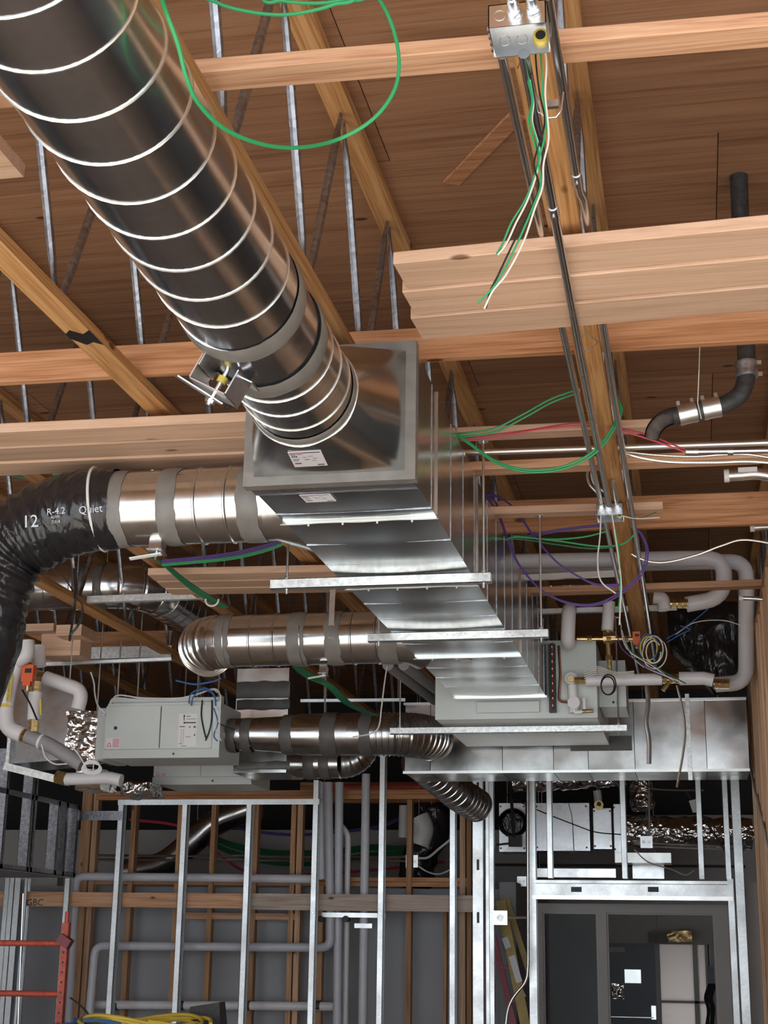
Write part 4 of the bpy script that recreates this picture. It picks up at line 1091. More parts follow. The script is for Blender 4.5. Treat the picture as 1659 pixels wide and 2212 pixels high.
MB().box(-7.2, -5.59, 10.4, 13.1, 2.33, 2.345).build('soffit_board', 'plaster', wb)
# ================================================================== WOOD FRAMED WALL BEHIND
YW = 13.78
ww = thing('wall_framed', (-3.0, YW, 0), kind='structure')
def wstud(px_t, px_b, w, z0, z1, mat='fir_z', y=YW):
    x = (at(px_t,1800,y=y).x+at(px_b,2212,y=y).x)/2
    return MB().box(x-w/2, x+w/2, y, y+0.09, z0, z1).build('stud', mat, ww)
for pt, pb, w, z1, mat in ((180,160,0.10,3.25,'fir_z'), (198,181,0.05,3.25,'tan_z'), (287,262,0.05,3.08,'fir_z'), (385,368,0.045,3.08,'fir_z'), (460,441,0.045,3.08,'fir_z'),
                           (552,537,0.045,3.08,'fir_z'), (632,622,0.045,3.08,'fir_z'), (645,638,0.05,3.08,'tan_z'), (694,689,0.05,2.3,'fir_z'), (880,884,0.05,3.08,'fir_z'),
                           (998,1000,0.05,3.12,'tan_z'), (1012,1014,0.04,3.12,'fir_z'), (960,962,0.03,2.2,'fir_z')):
    wstud(pt, pb, w, 0, z1, mat)
x0, x1 = at(205,1750,y=YW).x, at(1018,1750,y=YW).x
for z in (3.085, 3.128): MB().box(x0, x1, YW-0.003, YW+0.09, z, z+0.04).build('top_plate', 'red_x', ww)
for z in (2.30, 2.342): MB().box(x0, x1, YW+0.02, YW+0.085, z, z+0.038).build('mid_plate', 'red_x', ww)
xa, xb = at(400,1978,y=YW).x, at(636,1978,y=YW).x
MB().box(xa, xb, YW+0.01, YW+0.08, at(500,1986,y=YW).z, at(500,1972,y=YW).z).build('window_header', 'fir_x', ww)
MB().box(-6.9, -1.62, 14.02, 14.12, 0, 2.29).build('wall_back', 'plaster', kind='structure')
MB().box(-9.4, -1.70, 16.2, 16.3, 0, 2.98).build('wall_beyond', 'plaster_warm', kind='structure')
# timber band across the studs
x0, xm0, x1 = at(-30,1945,y=13.33).x, at(538,1945,y=13.33).x, at(1022,1945,y=13.33).x
z0, z1 = at(500,1962,y=13.33).z, at(500,1930,y=13.33).z
tb = thing('timber', (x0, 13.33, z0), 'honey timber band with pencilled letters fixed across the studs at left', 'timber', 'band timbers on the studs')
MB().box(x0, xm0-0.002, 13.33, 13.37, z0, z1).build('board', 'fir_x', tb)
vs, fs = text_geo('GBC', 0.085); c = at(56,1956,y=13.329)
MB().add([Vector((c.x+v.x, 13.3285, c.z+v.y)) for v in vs], fs).build('lettering', 'black_iron', tb)
MB().box(xm0+0.002, x1, 13.33, 13.37, z0-0.01, z1+0.002).build('timber', 'grey_x', None, label='weathered grey timber band continuing right of the honey one', cat='timber', group='band timbers on the studs')
# ================================================================== GREY DRAIN PIPES
YP = 13.55; RG_ = 0.039
def gp(label, pts, r=RG_, Y=YP, mat='grey_pvc', rad=0.09):
    t = thing('drain_pipe', at(*pts[0], y=Y), label, 'pipe', 'grey drain pipes in the stud wall')
    P_ = [at(*p, y=Y) for p in pts]
    MB().tube(round_path(P_, rad), r, 14).build('pipe', mat, t)
    for p in P_[1:-1]:
        pass
    return t
gp('upper horizontal grey drain pipe turning down at left', [(146,2230), (165,1893), (684,1899)])
gp('middle horizontal grey drain pipe rising beside the stack at right', [(190,2230), (206,2043), (714,2047), (709,1690)], Y=13.50)
lowp = gp('lowest horizontal grey drain pipe with black gaskets', [(196,2170), (735,2174)], Y=13.65, mat='white_pvc')
gp('grey vertical drain pipe leftmost of the stack', [(694,1690), (696,1900)], Y=13.6)
gp('tall grey vertical drain pipe in the middle of the stack', [(733,1690), (728,2230)], Y=13.56)
gp('slim vertical pipe with an offset bend near the top', [(738,1785), (752,1802), (745,2230)], 0.027, Y=13.68, mat='white_pvc', rad=0.06)
gp('tall grey vertical drain pipe standing alone right of the stack', [(791,1672), (783,2230)], Y=13.5)
for px in (244, 387, 529, 680):
    c = at(px,2172,y=13.65); MB().tube([(c.x-0.05,13.65,c.z), (c.x+0.05,13.65,c.z)], RG_+0.004, 14).build('gasket', 'rubber', lowp)
# ================================================================== THINGS SEEN THROUGH THE WOOD WALL
YB = 14.9
def cable(label, pts, r, mat, Y=None, z=None, k=6, group=None, name='cable', cat='cable'):
    P_ = [Vector(p) if len(p) == 3 and isinstance(p, Vector) else (at(p[0], p[1], y=p[2] if len(p) > 2 else Y) if z is None else at(p[0], p[1], z=z)) for p in pts]
    return MB().tube(smooth_path(P_, k), r, 6).build(name, mat, None, label=label, cat=cat, group=group)
t = thing('flexible_duct', at(330,1880,y=YB), 'dull silver duct curving behind the wood studs', 'duct')
hang(t, [tuple(at(425,1800,y=YB))])
ridged(smooth_path([at(270,1885,y=YB), at(350,1868,y=YB), at(420,1815,y=YB), at(470,1775,y=YB), at(560,1740,y=YB)], 5), 0.13, [], 'duct_section', 'spiral_dark', t)
gb = thing('cable_bundle', at(600,1860,y=15.4), 'thick bundle of green cables sagging behind the wood studs', 'cable')
for i in range(9):
    o = random.uniform(-14, 14)
    MB().tube(smooth_path([at(440,1805+o*0.6,y=15.4), at(500,1832+o*0.8,y=15.4), at(590,1852+o,y=15.4), at(700,1852+o,y=15.4), at(800,1838+o*0.8,y=15.4), at(880,1835+o*0.5,y=15.4), at(960,1800+o*0.5,y=15.4)], 5), 0.020, 6).build('cable', 'green_dark', gb)
cable('thin purple cables sagging above the green bundle', [(440,1760), (520,1790), (620,1803), (700,1800), (820,1785), (900,1750)], 0.018, 'purple', 15.3)
cable('red cable low behind the wood studs', [(280,1770), (400,1790), (520,1878), (620,1890), (800,1880), (960,1862)], 0.016, 'red_wire', 15.3)
for i, (y_, nm) in enumerate(((1848, 'upper'), (1857, 'lower'))):
    MB().tube([at(205,y_,y=14.3), at(880,y_+3,y=14.3)], 0.012, 8).build('conduit', 'emt', None, label=nm+' bright horizontal conduit behind the wood studs', cat='conduit', group='conduits behind wood studs')
def jbox(label, px0, py0, px1, py1, Y, d=0.06, mat='zinc', knock=2):
    a, b = at(px0,py0,y=Y), at(px1,py1,y=Y); t = thing('junction_box', ((a.x+b.x)/2, Y, b.z), label, 'junction box')
    MB().box(a.x, b.x, Y, Y+d, b.z, a.z).build('box', mat, t)
    MB().box(a.x-0.004, b.x+0.004, Y-0.004, Y-0.0005, b.z-0.004, a.z+0.004).build('cover', mat, t)
    n = knock
    for i in range(n):
        c = Vector((a.x+(b.x-a.x)*(i+0.5)/n, Y-0.004, (a.z+b.z)/2)); r = min((b.x-a.x)/n, a.z-b.z)*0.28
        MB().tube([c, c-YV*0.002], r, 12).build('knockout', 'strut', t)
    return t
jbox('white junction box on the conduits right of the grey stack', 878,1848,902,1873, 14.2)
cable('white cable curling from the box toward the tall metal stud', [(902,1854), (925,1852), (950,1832), (975,1812)], 0.012, 'white', 14.25)
cable('white cable drooping below the box behind the stud', [(902,1870), (925,1884), (950,1888), (978,1876)], 0.008, 'white', 14.25)
p = at(905,1790,y=15.0)
bl = MB(); bl.tube(smooth_path([at(930,1740,y=15.0), at(935,1790,y=15.0), at(905,1860,y=15.0), at(900,1920,y=15.0)], 6), [0.17]*18+[0.12], 20)
for i, v in enumerate(bl.v): bl.v[i] = v+Vector((noise.noise(v*9), noise.noise(v*9+Vector((4,0,0))), noise.noise(v*11)))*0.05
bo_ = bl.build('wrapped_duct', 'black_wrap', None, sharp=80, label='black plastic wrapped duct behind the wood frame right of the junction box', cat='duct wrap')
hang(bo_, [tuple(at(932,1745,y=15.0))])
bg_ = MB().tube(smooth_path([at(905,1765,y=14.7), at(915,1790,y=14.7), at(905,1825,y=14.7)], 5), 0.10, 18).build('bag', 'white', None, label='pale plastic bag bundle behind the wood frame', cat='bag')
hang(bg_, [tuple(at(905,1770,y=14.7))])
MB().tube([at(872,1740,y=14.8), at(870,1810,y=14.8)], 0.045, 14).build('drain_pipe', 'white_pvc', None, label='short white vent pipe behind the wood frame', cat='pipe')
MB().tube([at(680,1705,y=15.2), at(940,1700,y=15.2)], 0.05, 12).build('drain_pipe', 'red_paint', None, label='red painted sprinkler pipe deep behind the grey stack', cat='pipe')
db_ = board('timber', 'dark reddish beam deep behind the grey pipe stack', 'timber', at(650,1735,y=16.0), at(950,1735,y=16.0), 0.1, 0.22, 'red_x')
hang(db_, [tuple(at(700,1735,y=16.0)+Vector((0,0,0.2))), tuple(at(900,1735,y=16.0)+Vector((0,0,0.2)))])
# ================================================================== EQUIPMENT ABOVE THE DOOR
YE = 15.0
def ebox(label, px0, py0, px1, py1, Y, d, mat='zinc', extra=None):
    a, b = at(px0,py0,y=Y), at(px1,py1,y=Y); t = thing('terminal_unit', ((a.x+b.x)/2, Y, b.z), label, 'terminal unit')
    MB().box(a.x, b.x, Y, Y+d, b.z, a.z).build('casing', mat, t)
    MB().box(a.x+0.012, b.x-0.012, Y-0.005, Y-0.0005, b.z+0.012, a.z-0.012).build('panel', mat, t)
    hang(t, [(a.x+0.05,Y+d*0.7,a.z-0.004)])
    for sx, sz in ((0.06,0.07), (0.94,0.07), (0.06,0.93), (0.94,0.93)):
        c = Vector((a.x+(b.x-a.x)*sx, Y-0.005, b.z+(a.z-b.z)*sz)); MB().tube([c, c-YV*0.004], 0.010, 8).build('screw', 'sealant_dark', t)
    return t
ebox('large square galvanized terminal box above the door', 1152,1735,1275,1838, YE, 0.5)
ebox('narrow galvanized box between terminal box and foil duct', 1281,1746,1322,1834, YE+0.02, 0.4)
ebox('galvanized end box against the foil duct', 1325,1737,1346,1842, YE-0.02, 0.4)
ebox('pale metal housing behind the round black damper', 1078,1735,1136,1840, YE+0.15, 0.4)
c0_, c1_ = at(1108,1778,y=YE-0.1), at(1108,1778,y=YE+0.15)
t = thing('flexible_duct', c0_-Vector((0,0,0.14)), 'short round black plastic duct collar above the ladder', 'duct')
mb = MB().tube([c0_, c0_.lerp(c1_,0.3), c0_.lerp(c1_,0.6), c1_], [0.10, 0.14, 0.145, 0.15], 24)
mb.build('jacket', 'black_wrap', t)
def foil_tube(label, pts, Y, r):
    P_ = smooth_path([at(*p, y=Y) for p in pts], 10); mb = MB().tube(P_, r, 28)
    for i, v in enumerate(mb.v): mb.v[i] = v+Vector((noise.noise(v*14), noise.noise(v*14+Vector((7,0,0))), noise.noise(v*14+Vector((0,7,0)))))*0.03
    mb.build('foil_duct', 'foil', None, sharp=60, label=label, cat='duct')
foil_tube('horizontal foil wrapped duct above the door header', [(1346,1795), (1420,1797), (1520,1800), (1625,1803)], YE+0.1, 0.15)
foil_tube('vertical foil wrapped duct dropping to the horizontal foil duct', [(1382,1660), (1384,1700), (1390,1750)], YE+0.05, 0.11)
foil_tube('dark crumpled foil slung under the cross duct', [(1110,1690), (1180,1688), (1260,1682), (1350,1676)], YE-0.6, 0.09)
p, q = at(1328,1842,y=YE-0.1), at(1450,1864,y=YE-0.1)
lh = MB().box(p.x, q.x, YE-0.1, YE+0.3, q.z, p.z).build('light_housing', 'seam', None, label='bright metal tray under the foil duct', cat='tray')
hang(lh, [(p.x+0.3,YE+0.28,p.z-0.004)])
sq2 = MB().box(at(1140,1880,y=15.4).x, at(1330,1880,y=15.4).x, 15.4, 15.8, at(1200,1895,y=15.4).z, at(1200,1876,y=15.4).z).build('sheet_metal_duct', 'duct', None, label='low flat duct just above the door header at left', cat='duct')
hang(sq2, [tuple(at(1165,1878,y=15.5))])
sq_ = MB().box(at(1366,1870,y=15.4).x, at(1434,1870,y=15.4).x, 15.4, 15.8, at(1400,1898,y=15.4).z, at(1400,1868,y=15.4).z).build('sheet_metal_duct', 'duct', None, label='small square duct just above the door header', cat='duct')
hang(sq_, [tuple(at(1400,1870,y=15.5))])
vv2 = thing('pipe_valve', at(1293,1745,y=YE-0.1), 'white pipe with brass valve on top of the narrow galvanized box', 'valve')
MB().tube([at(1290,1708,y=YE-0.1), at(1293,1738,y=YE-0.1)], 0.04, 14).build('pipe', 'white_pvc', vv2); disc(at(1294,1740,y=YE-0.14), 0.045, 0.05, 'brass', vv2, 'valve_body'); disc(at(1294,1737,y=YE-0.19), 0.022, 0.01, 'black', vv2, 'bore')
hang(vv2, [tuple(at(1290,1709,y=YE-0.1))])
jbox('square metal box hanging before the foil duct', 1384,1807,1409,1831, YE-0.35, 0.06)
MB().tube([at(1401,1672,y=YE-0.32), at(1403,1808,y=YE-0.32)], 0.011, 8).build('conduit', 'emt', None, label='vertical conduit dropping to the square box before the foil', cat='conduit')
for i, y_ in enumerate((1821, 1828)): MB().tube([at(1409,y_,y=YE-0.3), at(1606,y_+8,y=YE-0.3)], 0.011, 8).build('conduit', 'seam', None, label=('upper','lower')[i]+' conduit leaving the square box to the right', cat='conduit')
ac = thing('damper_actuator', at(1112,1828,y=14.6), 'black damper actuator with arm left of the terminal box', 'actuator')
a, b = at(1098,1805,y=14.6), at(1126,1828,y=14.6); MB().box(a.x, b.x, 14.6, 14.7, b.z, a.z).build('housing', 'black', ac)
MB().bar(at(1072,1825,y=14.6), at(1100,1822,y=14.6), 0.02, 0.02).build('arm', 'black_iron', ac); MB().tube([at(1101,1665,y=14.6), at(1110,1808,y=14.6)], 0.016, 8).build('rod', 'black_iron', ac)
jbox('metal box with two knockouts left of the door header', 1118,1894,1137,1914, 14.3)
cable('black wire strung across the terminal box to the foil duct', [(1072,1705), (1150,1745), (1250,1785), (1290,1798), (1345,1803)], 0.006, 'black', 14.4)
cable('thin grey wire hanging in front of the terminal box', [(1228,1735), (1236,1770), (1240,1840)], 0.006, 'wire_white', 14.5)
cable('yellowish wire trailing under the bright tray', [(1370,1835), (1400,1862), (1450,1878), (1480,1890), (1500,1880)], 0.007, 'wire_white', 14.5)
cable('grey conduit loop curving under the cross duct at right', [(1382,1672), (1390,1692), (1410,1703), (1460,1706), (1520,1706)], 0.012, 'emt', 14.2)
a, b = at(1488,1730,y=14.0), at(1508,1755,y=14.0); MB().prism([a, Vector((b.x,14.0,a.z+0.02)), b, Vector((a.x+0.03,14.0,b.z))], (0,0.01,0)).build('placard', 'white', None, label='tilted white card hanging near the right metal studs', cat='card')
MB().tube([at(1462,1680,y=14.3), at(1575,1850,y=14.3)], 0.012, 6).build('brace_rod', 'black_iron', None, label='dark slanted brace rod behind the right metal studs', cat='rod')
MB().tube([at(1060,1868,y=15.6), at(1610,1872,y=15.6)], 0.014, 8).build('conduit', 'black_iron', None, label='dark horizontal conduit behind the door header', cat='conduit')
# ================================================================== DOOR FRAME, SIDELIGHT, FAR DOOR
YD1 = 13.62
d1 = thing('door_1', at(1365,2212,y=YD1), kind='structure'); d1.location.z = 0; WLOC[d1.name] = Vector(d1.location)
fx0, fx1 = at(1158,1960,y=YD1).x, at(1574,1960,y=YD1).x
zt0, zt1 = at(1365,1972,y=YD1).z, at(1365,1953,y=YD1).z
MB().box(fx0, fx1, YD1, YD1+0.13, zt0, zt1).build('frame_head', 'frame_taupe', d1)
for p0, p1 in ((1158,1172), (1290,1310), (1545,1574)):
    MB().box(at(p0,2000,y=YD1).x, at(p1,2000,y=YD1).x, YD1, YD1+0.13, 0, zt0).build('frame_jamb', 'frame_taupe', d1)
for p0, p1 in ((1172,1176), (1287,1290), (1310,1314), (1540,1545)):
    MB().box(at(p0,2000,y=YD1).x, at(p1,2000,y=YD1).x, YD1+0.02, YD1+0.06, 0, zt0-0.012).build('glazing_bead', 'plaster_warm', d1)
MB().box(at(1172,2000,y=YD1).x, at(1290,2000,y=YD1).x, YD1+0.02, YD1+0.06, zt0-0.014, zt0).build('glazing_bead', 'plaster_warm', d1)
MB().box(at(1310,2000,y=YD1).x, at(1545,2000,y=YD1).x, YD1+0.03, YD1+0.07, zt0-0.014, zt0).build('door_stop', 'frame_taupe', d1)
MB().box(at(1176,2000,y=YD1).x, at(1287,2000,y=YD1).x, YD1+0.035, YD1+0.041, 0.1, zt0-0.014).build('sidelight_pane', 'glass', d1)
# rooms beyond
MB().box(at(1576,2000,y=YD1).x, 1.6, YD1+0.02, YD1+0.1, 0, 2.35).build('wall_infill', 'frame_taupe', kind='structure')
YR = 17.0
MB().box(-1.75, -1.60, 13.9, 17.6, 0, 2.35).build('wall_corridor', 'plaster', kind='structure')
wz = 1.84
MB().box(-1.7, 1.6, YR+0.02, YR+0.1, wz-0.004, 3.2).build('wall_end', 'frame_taupe', kind='structure')
MB().box(-1.7, at(1312,2100,y=YR).x, YR+0.02, YR+0.1, 0, wz).build('wall_end', 'frame_taupe', kind='structure')
MB().box(at(1534,2100,y=YR).x, 1.6, YR+0.02, YR+0.1, 0, wz).build('wall_end', 'frame_taupe', kind='structure')
d2 = thing('door_2', (-0.7, YR, 0), kind='structure')
ax, bx = at(1314,2100,y=YR).x, at(1416,2100,y=YR).x
MB().box(ax-0.01, bx, YR, YR+0.05, 0, wz).build('leaf', 'door_navy', d2)
def onD(px0, py0, px1, py1, nm, mat, par=d2, d=0.004):
    a, b = at(px0,py0,y=YR), at(px1,py1,y=YR); return MB().box(a.x, b.x, YR-d, YR-0.0005, b.z, a.z).build(nm, mat, par)
onD(1316,2046,1350,2057,'closer_plate','plaster_warm'); onD(1349,2094,1385,2124,'vision_pane','trunk'); onD(1322,2124,1348,2158,'foil_sticker','foil')
onD(1316,2195,1412,2199,'push_bar','seam', d=0.05); onD(1407,2172,1418,2202,'lock_case','emt', d=0.05)
w1 = thing('window_1', (-0.2, YR, 0), kind='structure')
a, b = at(1418,2043,y=YR), at(1534,2230,y=YR); a.x = bx; a.z = wz; b.x += 0.01
mx_ = at(1502,2100,y=YR).x
for x0, x1 in ((a.x, a.x+0.05), (mx_-0.02, mx_+0.03), (b.x-0.03, b.x)): MB().box(x0, x1, YR, YR+0.06, 0, a.z).build('window_frame', 'frame_taupe', w1)
zc = at(1450,2164,y=YR).z
MB().box(a.x+0.05, b.x-0.03, YR, YR+0.05, zc-0.012, zc+0.012).build('window_bar', 'frame_taupe', w1)
MB().box(a.x+0.05, mx_-0.02, YR+0.02, YR+0.03, 0.1, a.z).build('reflection_pane', 'milky', w1)  # pale translucent panes, backlit to imitate the bright reflection in the glass
MB().box(mx_+0.03, b.x-0.03, YR+0.02, YR+0.03, 0.1, a.z).build('reflection_pane', 'milky', w1)
ex = thing('exit_sign', at(1420,2036,y=16.7), 'dark exit sign hanging above the far black door', 'sign')
a, b = at(1399,2014,y=16.7), at(1442,2037,y=16.7); MB().box(a.x, b.x, 16.7, 16.74, b.z, a.z).build('sign_face', 'exit_face', ex)
vs, fs = text_geo('EXIT', 0.105); MB().add([Vector((a.x+0.02+v.x*0.72, 16.697, b.z+0.018+v.y)) for v in vs], fs).build('lettering', 'black', ex)
hang(ex, [((a.x+b.x)/2,16.72,a.z-0.004)])
a, b = at(1442,2011,y=16.65), at(1496,2033,y=16.65)
crumple(a.x, b.x, 16.65, 16.72, b.z, a.z, 10, 0.02).build('light_fixture', 'brass', None, sharp=50, label='wrapped emergency light beside the exit sign', cat='light')
wd = thing('dangling_wires', at(1530,2212,y=16.0), 'tangle of dark wires and boxes hanging at the right of the far window', 'wires')
a, b = at(1527,2088,y=16.0), at(1543,2130,y=16.0); MB().box(a.x, b.x, 16.0, 16.1, b.z, a.z).build('relay_box', 'door_navy', wd)
for i in range(6):
    x = 1528+i*3
    MB().tube(smooth_path([at(x+4,2125,y=16.0), at(x-6+random.uniform(-5,5),2155,y=16.0), at(x+random.uniform(-6,6),2180,y=16.0), at(x-4,2225,y=16.0)], 5), 0.012, 6).build('wire', 'black', wd)
# conduit beside the door and ladder
pipe('conduit', 'bright bent conduit running down left of the door jamb', 'conduit', A(13.1, (1140,1672), (1141,2085), (1138,2120), (1098,2165), (1091,2230)), 0.013, 'seam', 0.12)
MB().tube(A(13.12, (1096,1982), (1140,1982)), 0.011, 8).build('conduit', 'seam', None, label='short horizontal conduit from the small box to the door conduit', cat='conduit')
jb = jbox('open switch box on the conduit left of the door', 1066,1968,1095,1997, 13.12, 0.05, knock=1)
ld = thing('step_ladder', at(1110,2212,y=13.75), 'yellow step ladder with stickers leaning behind the conduit', 'ladder')
def lrail(p0, p1, w, mat, Y0=13.7, Y1=13.6, nm='rail'): return MB().bar(at(*p0, y=Y0), at(*p1, y=Y1), w, 0.03, YV).build(nm, mat, ld)
r1 = lrail((1082,1945), (1140,2240), 0.085, 'ladder_yellow'); lrail((1066,2020), (1116,2240), 0.05, 'ladder_red', 13.72, 13.62); lrail((1094,1940), (1146,2110), 0.05, 'ladder_yellow', 13.85, 13.85)
for p0, p1 in (((1090,2025),(1098,2048)), ((1105,2065),(1122,2122)), ((1120,2130),(1130,2155)), ((1128,2165),(1136,2200))):
    a, b = at(*p0, y=13.64), at(*p1, y=13.62); MB().bar(a, b, 0.055, 0.004, YV).build('sticker', 'paper', r1)
for y_ in (2090, 2160): MB().bar(at(1083+(y_-2090)*0.22,y_,y=13.68), at(1122+(y_-2090)*0.2,y_+4,y=13.68), 0.06, 0.02).build('step', 'ladder_red', ld)
# ================================================================== SCAFFOLD AND CABLES AT LOWER LEFT
YC = 9.5
sc = thing('scaffold', at(135,2212,y=YC), 'red painted scaffold frame at lower left', 'scaffold'); sc.location.z = 0; WLOC[sc.name] = Vector(sc.location)
xp = -4.026
post = MB().box(xp-0.022, xp+0.022, YC-0.02, YC+0.025, 0, 1.90).build('post', 'red_paint', sc)
MB().tube([(xp,YC,1.90), (xp,YC,1.97)], 0.015, 10).build('pin', 'red_paint', sc)
for i in range(10):
    z = 1.22+i*0.062; MB().tube([(xp,YC-0.019,z), (xp,YC-0.022,z)], 0.007, 10).build('hole', 'black', post)
for y_ in (2037, 2146, 2260):
    z = at(70,y_,y=YC).z; MB().tube([(xp-1.4,YC,z-0.012), (xp,YC,z)], 0.019, 12).build('rung', 'red_paint', sc)
c = at(140,2033,y=YC-0.03); MB().bar(c+Vector((-0.035,0,0.022)), c+Vector((0.04,0,-0.022)), 0.06, 0.06, (0.3,0,1)).build('clamp', 'dark_red', sc)
MB().box(xp-1.4, -2.4, 8.7, 9.4, 1.16, 1.20).build('scaffold_deck', 'grey_x', sc)
for x_ in (-2.45, -5.35):
    MB().box(x_-0.022, x_+0.022, 9.0, 9.045, 0, 1.16).build('leg', 'red_paint', sc)
def coil(label, px, py, Y, rx, r, mat, loops, seed):
    random.seed(seed); t = thing('cable_coil', at(px,py,y=Y), label, 'cable coil'); c = at(px,py,y=Y); c.z = max(c.z, 1.24)
    for i in range(loops):
        o = Vector((random.uniform(-0.08,0.08), random.uniform(-0.08,0.08), 0.01+i*0.004)); a0 = random.uniform(0, 6); sx = rx*random.uniform(0.8,1.1)
        P_ = [c+o+Vector((math.cos(a)*sx, math.sin(a)*rx*0.6, 0.03*math.sin(a*2+a0)-c.z+1.245+0.008*i)) for a in [2*PI*k/14+a0 for k in range(14)]]
        MB().tube(smooth_path(P_, 4), r, 6).build('loop', mat, t)
coil('blue cable coil in the bottom left corner', 215, 2212, 8.95, 0.26, 0.011, 'blue', 6, 3)
coil('yellow extension cable coil heaped at bottom left', 330, 2212, 9.0, 0.34, 0.012, 'yellow', 8, 5)
a, b = at(410,2166,y=9.3), at(490,2215,y=9.3)
MB().hexa([(a.x,9.2,1.2),(b.x,9.2,1.2),(b.x,9.36,1.2),(a.x,9.36,1.2),(a.x+0.03,9.22,a.z-0.02),(b.x-0.03,9.22,a.z+0.01),(b.x-0.03,9.34,a.z+0.01),(a.x+0.03,9.34,a.z-0.02)]).build('battery_case', 'black_iron', None, label='black tool case sitting behind the yellow cable', cat='case')
MB().tube(smooth_path([at(152,2155,y=9.1), at(172,2170,y=9.1), at(190,2190,y=9.1), at(200,2215,y=9.1)], 5), 0.022, 8, True, [(1,0.12)]*16).build('perforated_strap', 'tubing', None, label='curved perforated metal strip beside the blue cable', cat='strap')
# studs and column at the lower left
wl2 = thing('wall_side_studs', (-6.6, 13.0, 0), kind='structure')
for px, w in ((4,0.05), (14,0.05), (27,0.06), (45,0.03), (135,0.05)):
    x = at(px,2050,y=13.25).x; cstud(MB(), x, 13.25, 0, 2.33, w).build('stud', 'stud', wl2)
x = at(92,2050,y=14.2).x; MB().box(x-0.11, x+0.10, 14.2, 14.4, 0, 2.45).build('column', 'plaster_warm', wl2)
x = at(112,2050,y=14.3).x; MB().box(x-0.02, x+0.3, 14.35, 14.5, 0, 2.45).build('column', 'plaster', wl2)
MB().tube(A(13.0, (50,1930), (38,2230)), 0.010, 8).build('conduit', 'emt', None, label='thin vertical conduit at the far lower left', cat='conduit')
# ================================================================== CONDUIT RUN ON THE RIGHT-HAND CHORD
def zpath(z, *pp): return [at(px, py, z=z) for px, py in pp]
def emt(label, pts, r=0.0125, coup=()):
    t = thing('conduit', pts[len(pts)//2], label, 'conduit', 'conduits on the right chord')
    P_ = smooth_path(pts, 4) if len(pts) > 2 else pts
    MB().tube(P_, r, 14).build('tube', 'emt', t)
    for c, d in coup:
        c = Vector(c); d = Vector(d).normalized()
        o = MB().tube([c-d*0.03, c+d*0.03], r*1.18, 14).build('coupling', 'emt', t)
        MB().tube([c-ZV*r*1.1, c-ZV*(r*1.1+0.006)], 0.004, 8).build('set_screw', 'zinc', o)
    return t
pts = zpath(3.722, (1099,118), (1176,470), (1222,690), (1262,910), (1300,1120), (1345,1340), (1372,1470))
for p in pts: p.x = -0.352
emt('left conduit of the three along the conduit truss chord', pts, 0.0115)
pts = zpath(3.652, (1172,112), (1218,455), (1245,620), (1290,880), (1332,1090))
for p in pts: p.x = -0.293-0.004*(p.y-3)
emt('middle conduit of the three, passing below the wide planks', pts, 0.0125, [(pts[1], (0,1,0))])
pts = zpath(3.735, (1192,-10), (1255,385), (1264,450), (1290,672), (1330,930), (1352,1090), (1385,1300), (1405,1440))
for i, p in enumerate(pts): p.x = -0.222 if i > 1 else -0.232
emt('right conduit of the three along the conduit truss chord', pts, 0.0125, [(pts[1], (0,1,0)), (pts[3], (0,1,0))])
cl = thing('conduit_strap', at(1190,245,z=3.66), 'spring wire clip holding the middle conduit near the top junction box', 'clip')
c = at(1190,243,z=3.652)
MB().tube([c+Vector((-0.03,0,0.05)), c+Vector((-0.024,-0.004,0.0)), c+Vector((-0.012,-0.004,-0.016)), c+Vector((0.012,-0.004,-0.016)), c+Vector((0.024,-0.004,0.0)), c+Vector((0.03,0,0.05))], 0.0022, 6).build('clip_wire', 'zinc', cl)
MB().box(c.x-0.018, c.x+0.018, c.y-0.006, c.y+0.006, c.z+0.012, c.z+0.03).build('clip_body', 'zinc', cl)
c = at(1267,742,z=3.68)
MB().tube(smooth_path([c+Vector(v) for v in ((0.0,0.05,0.06), (-0.03,0.03,0.02), (-0.035,0,0.0), (0,-0.03,-0.04), (0.035,0,0.0), (0.03,0.03,0.02), (0.0,0.05,0.06))], 3), 0.002, 6).build('wire_clip', 'zinc', None, label='diamond shaped wire clip beneath the wide planks on the chord', cat='clip')
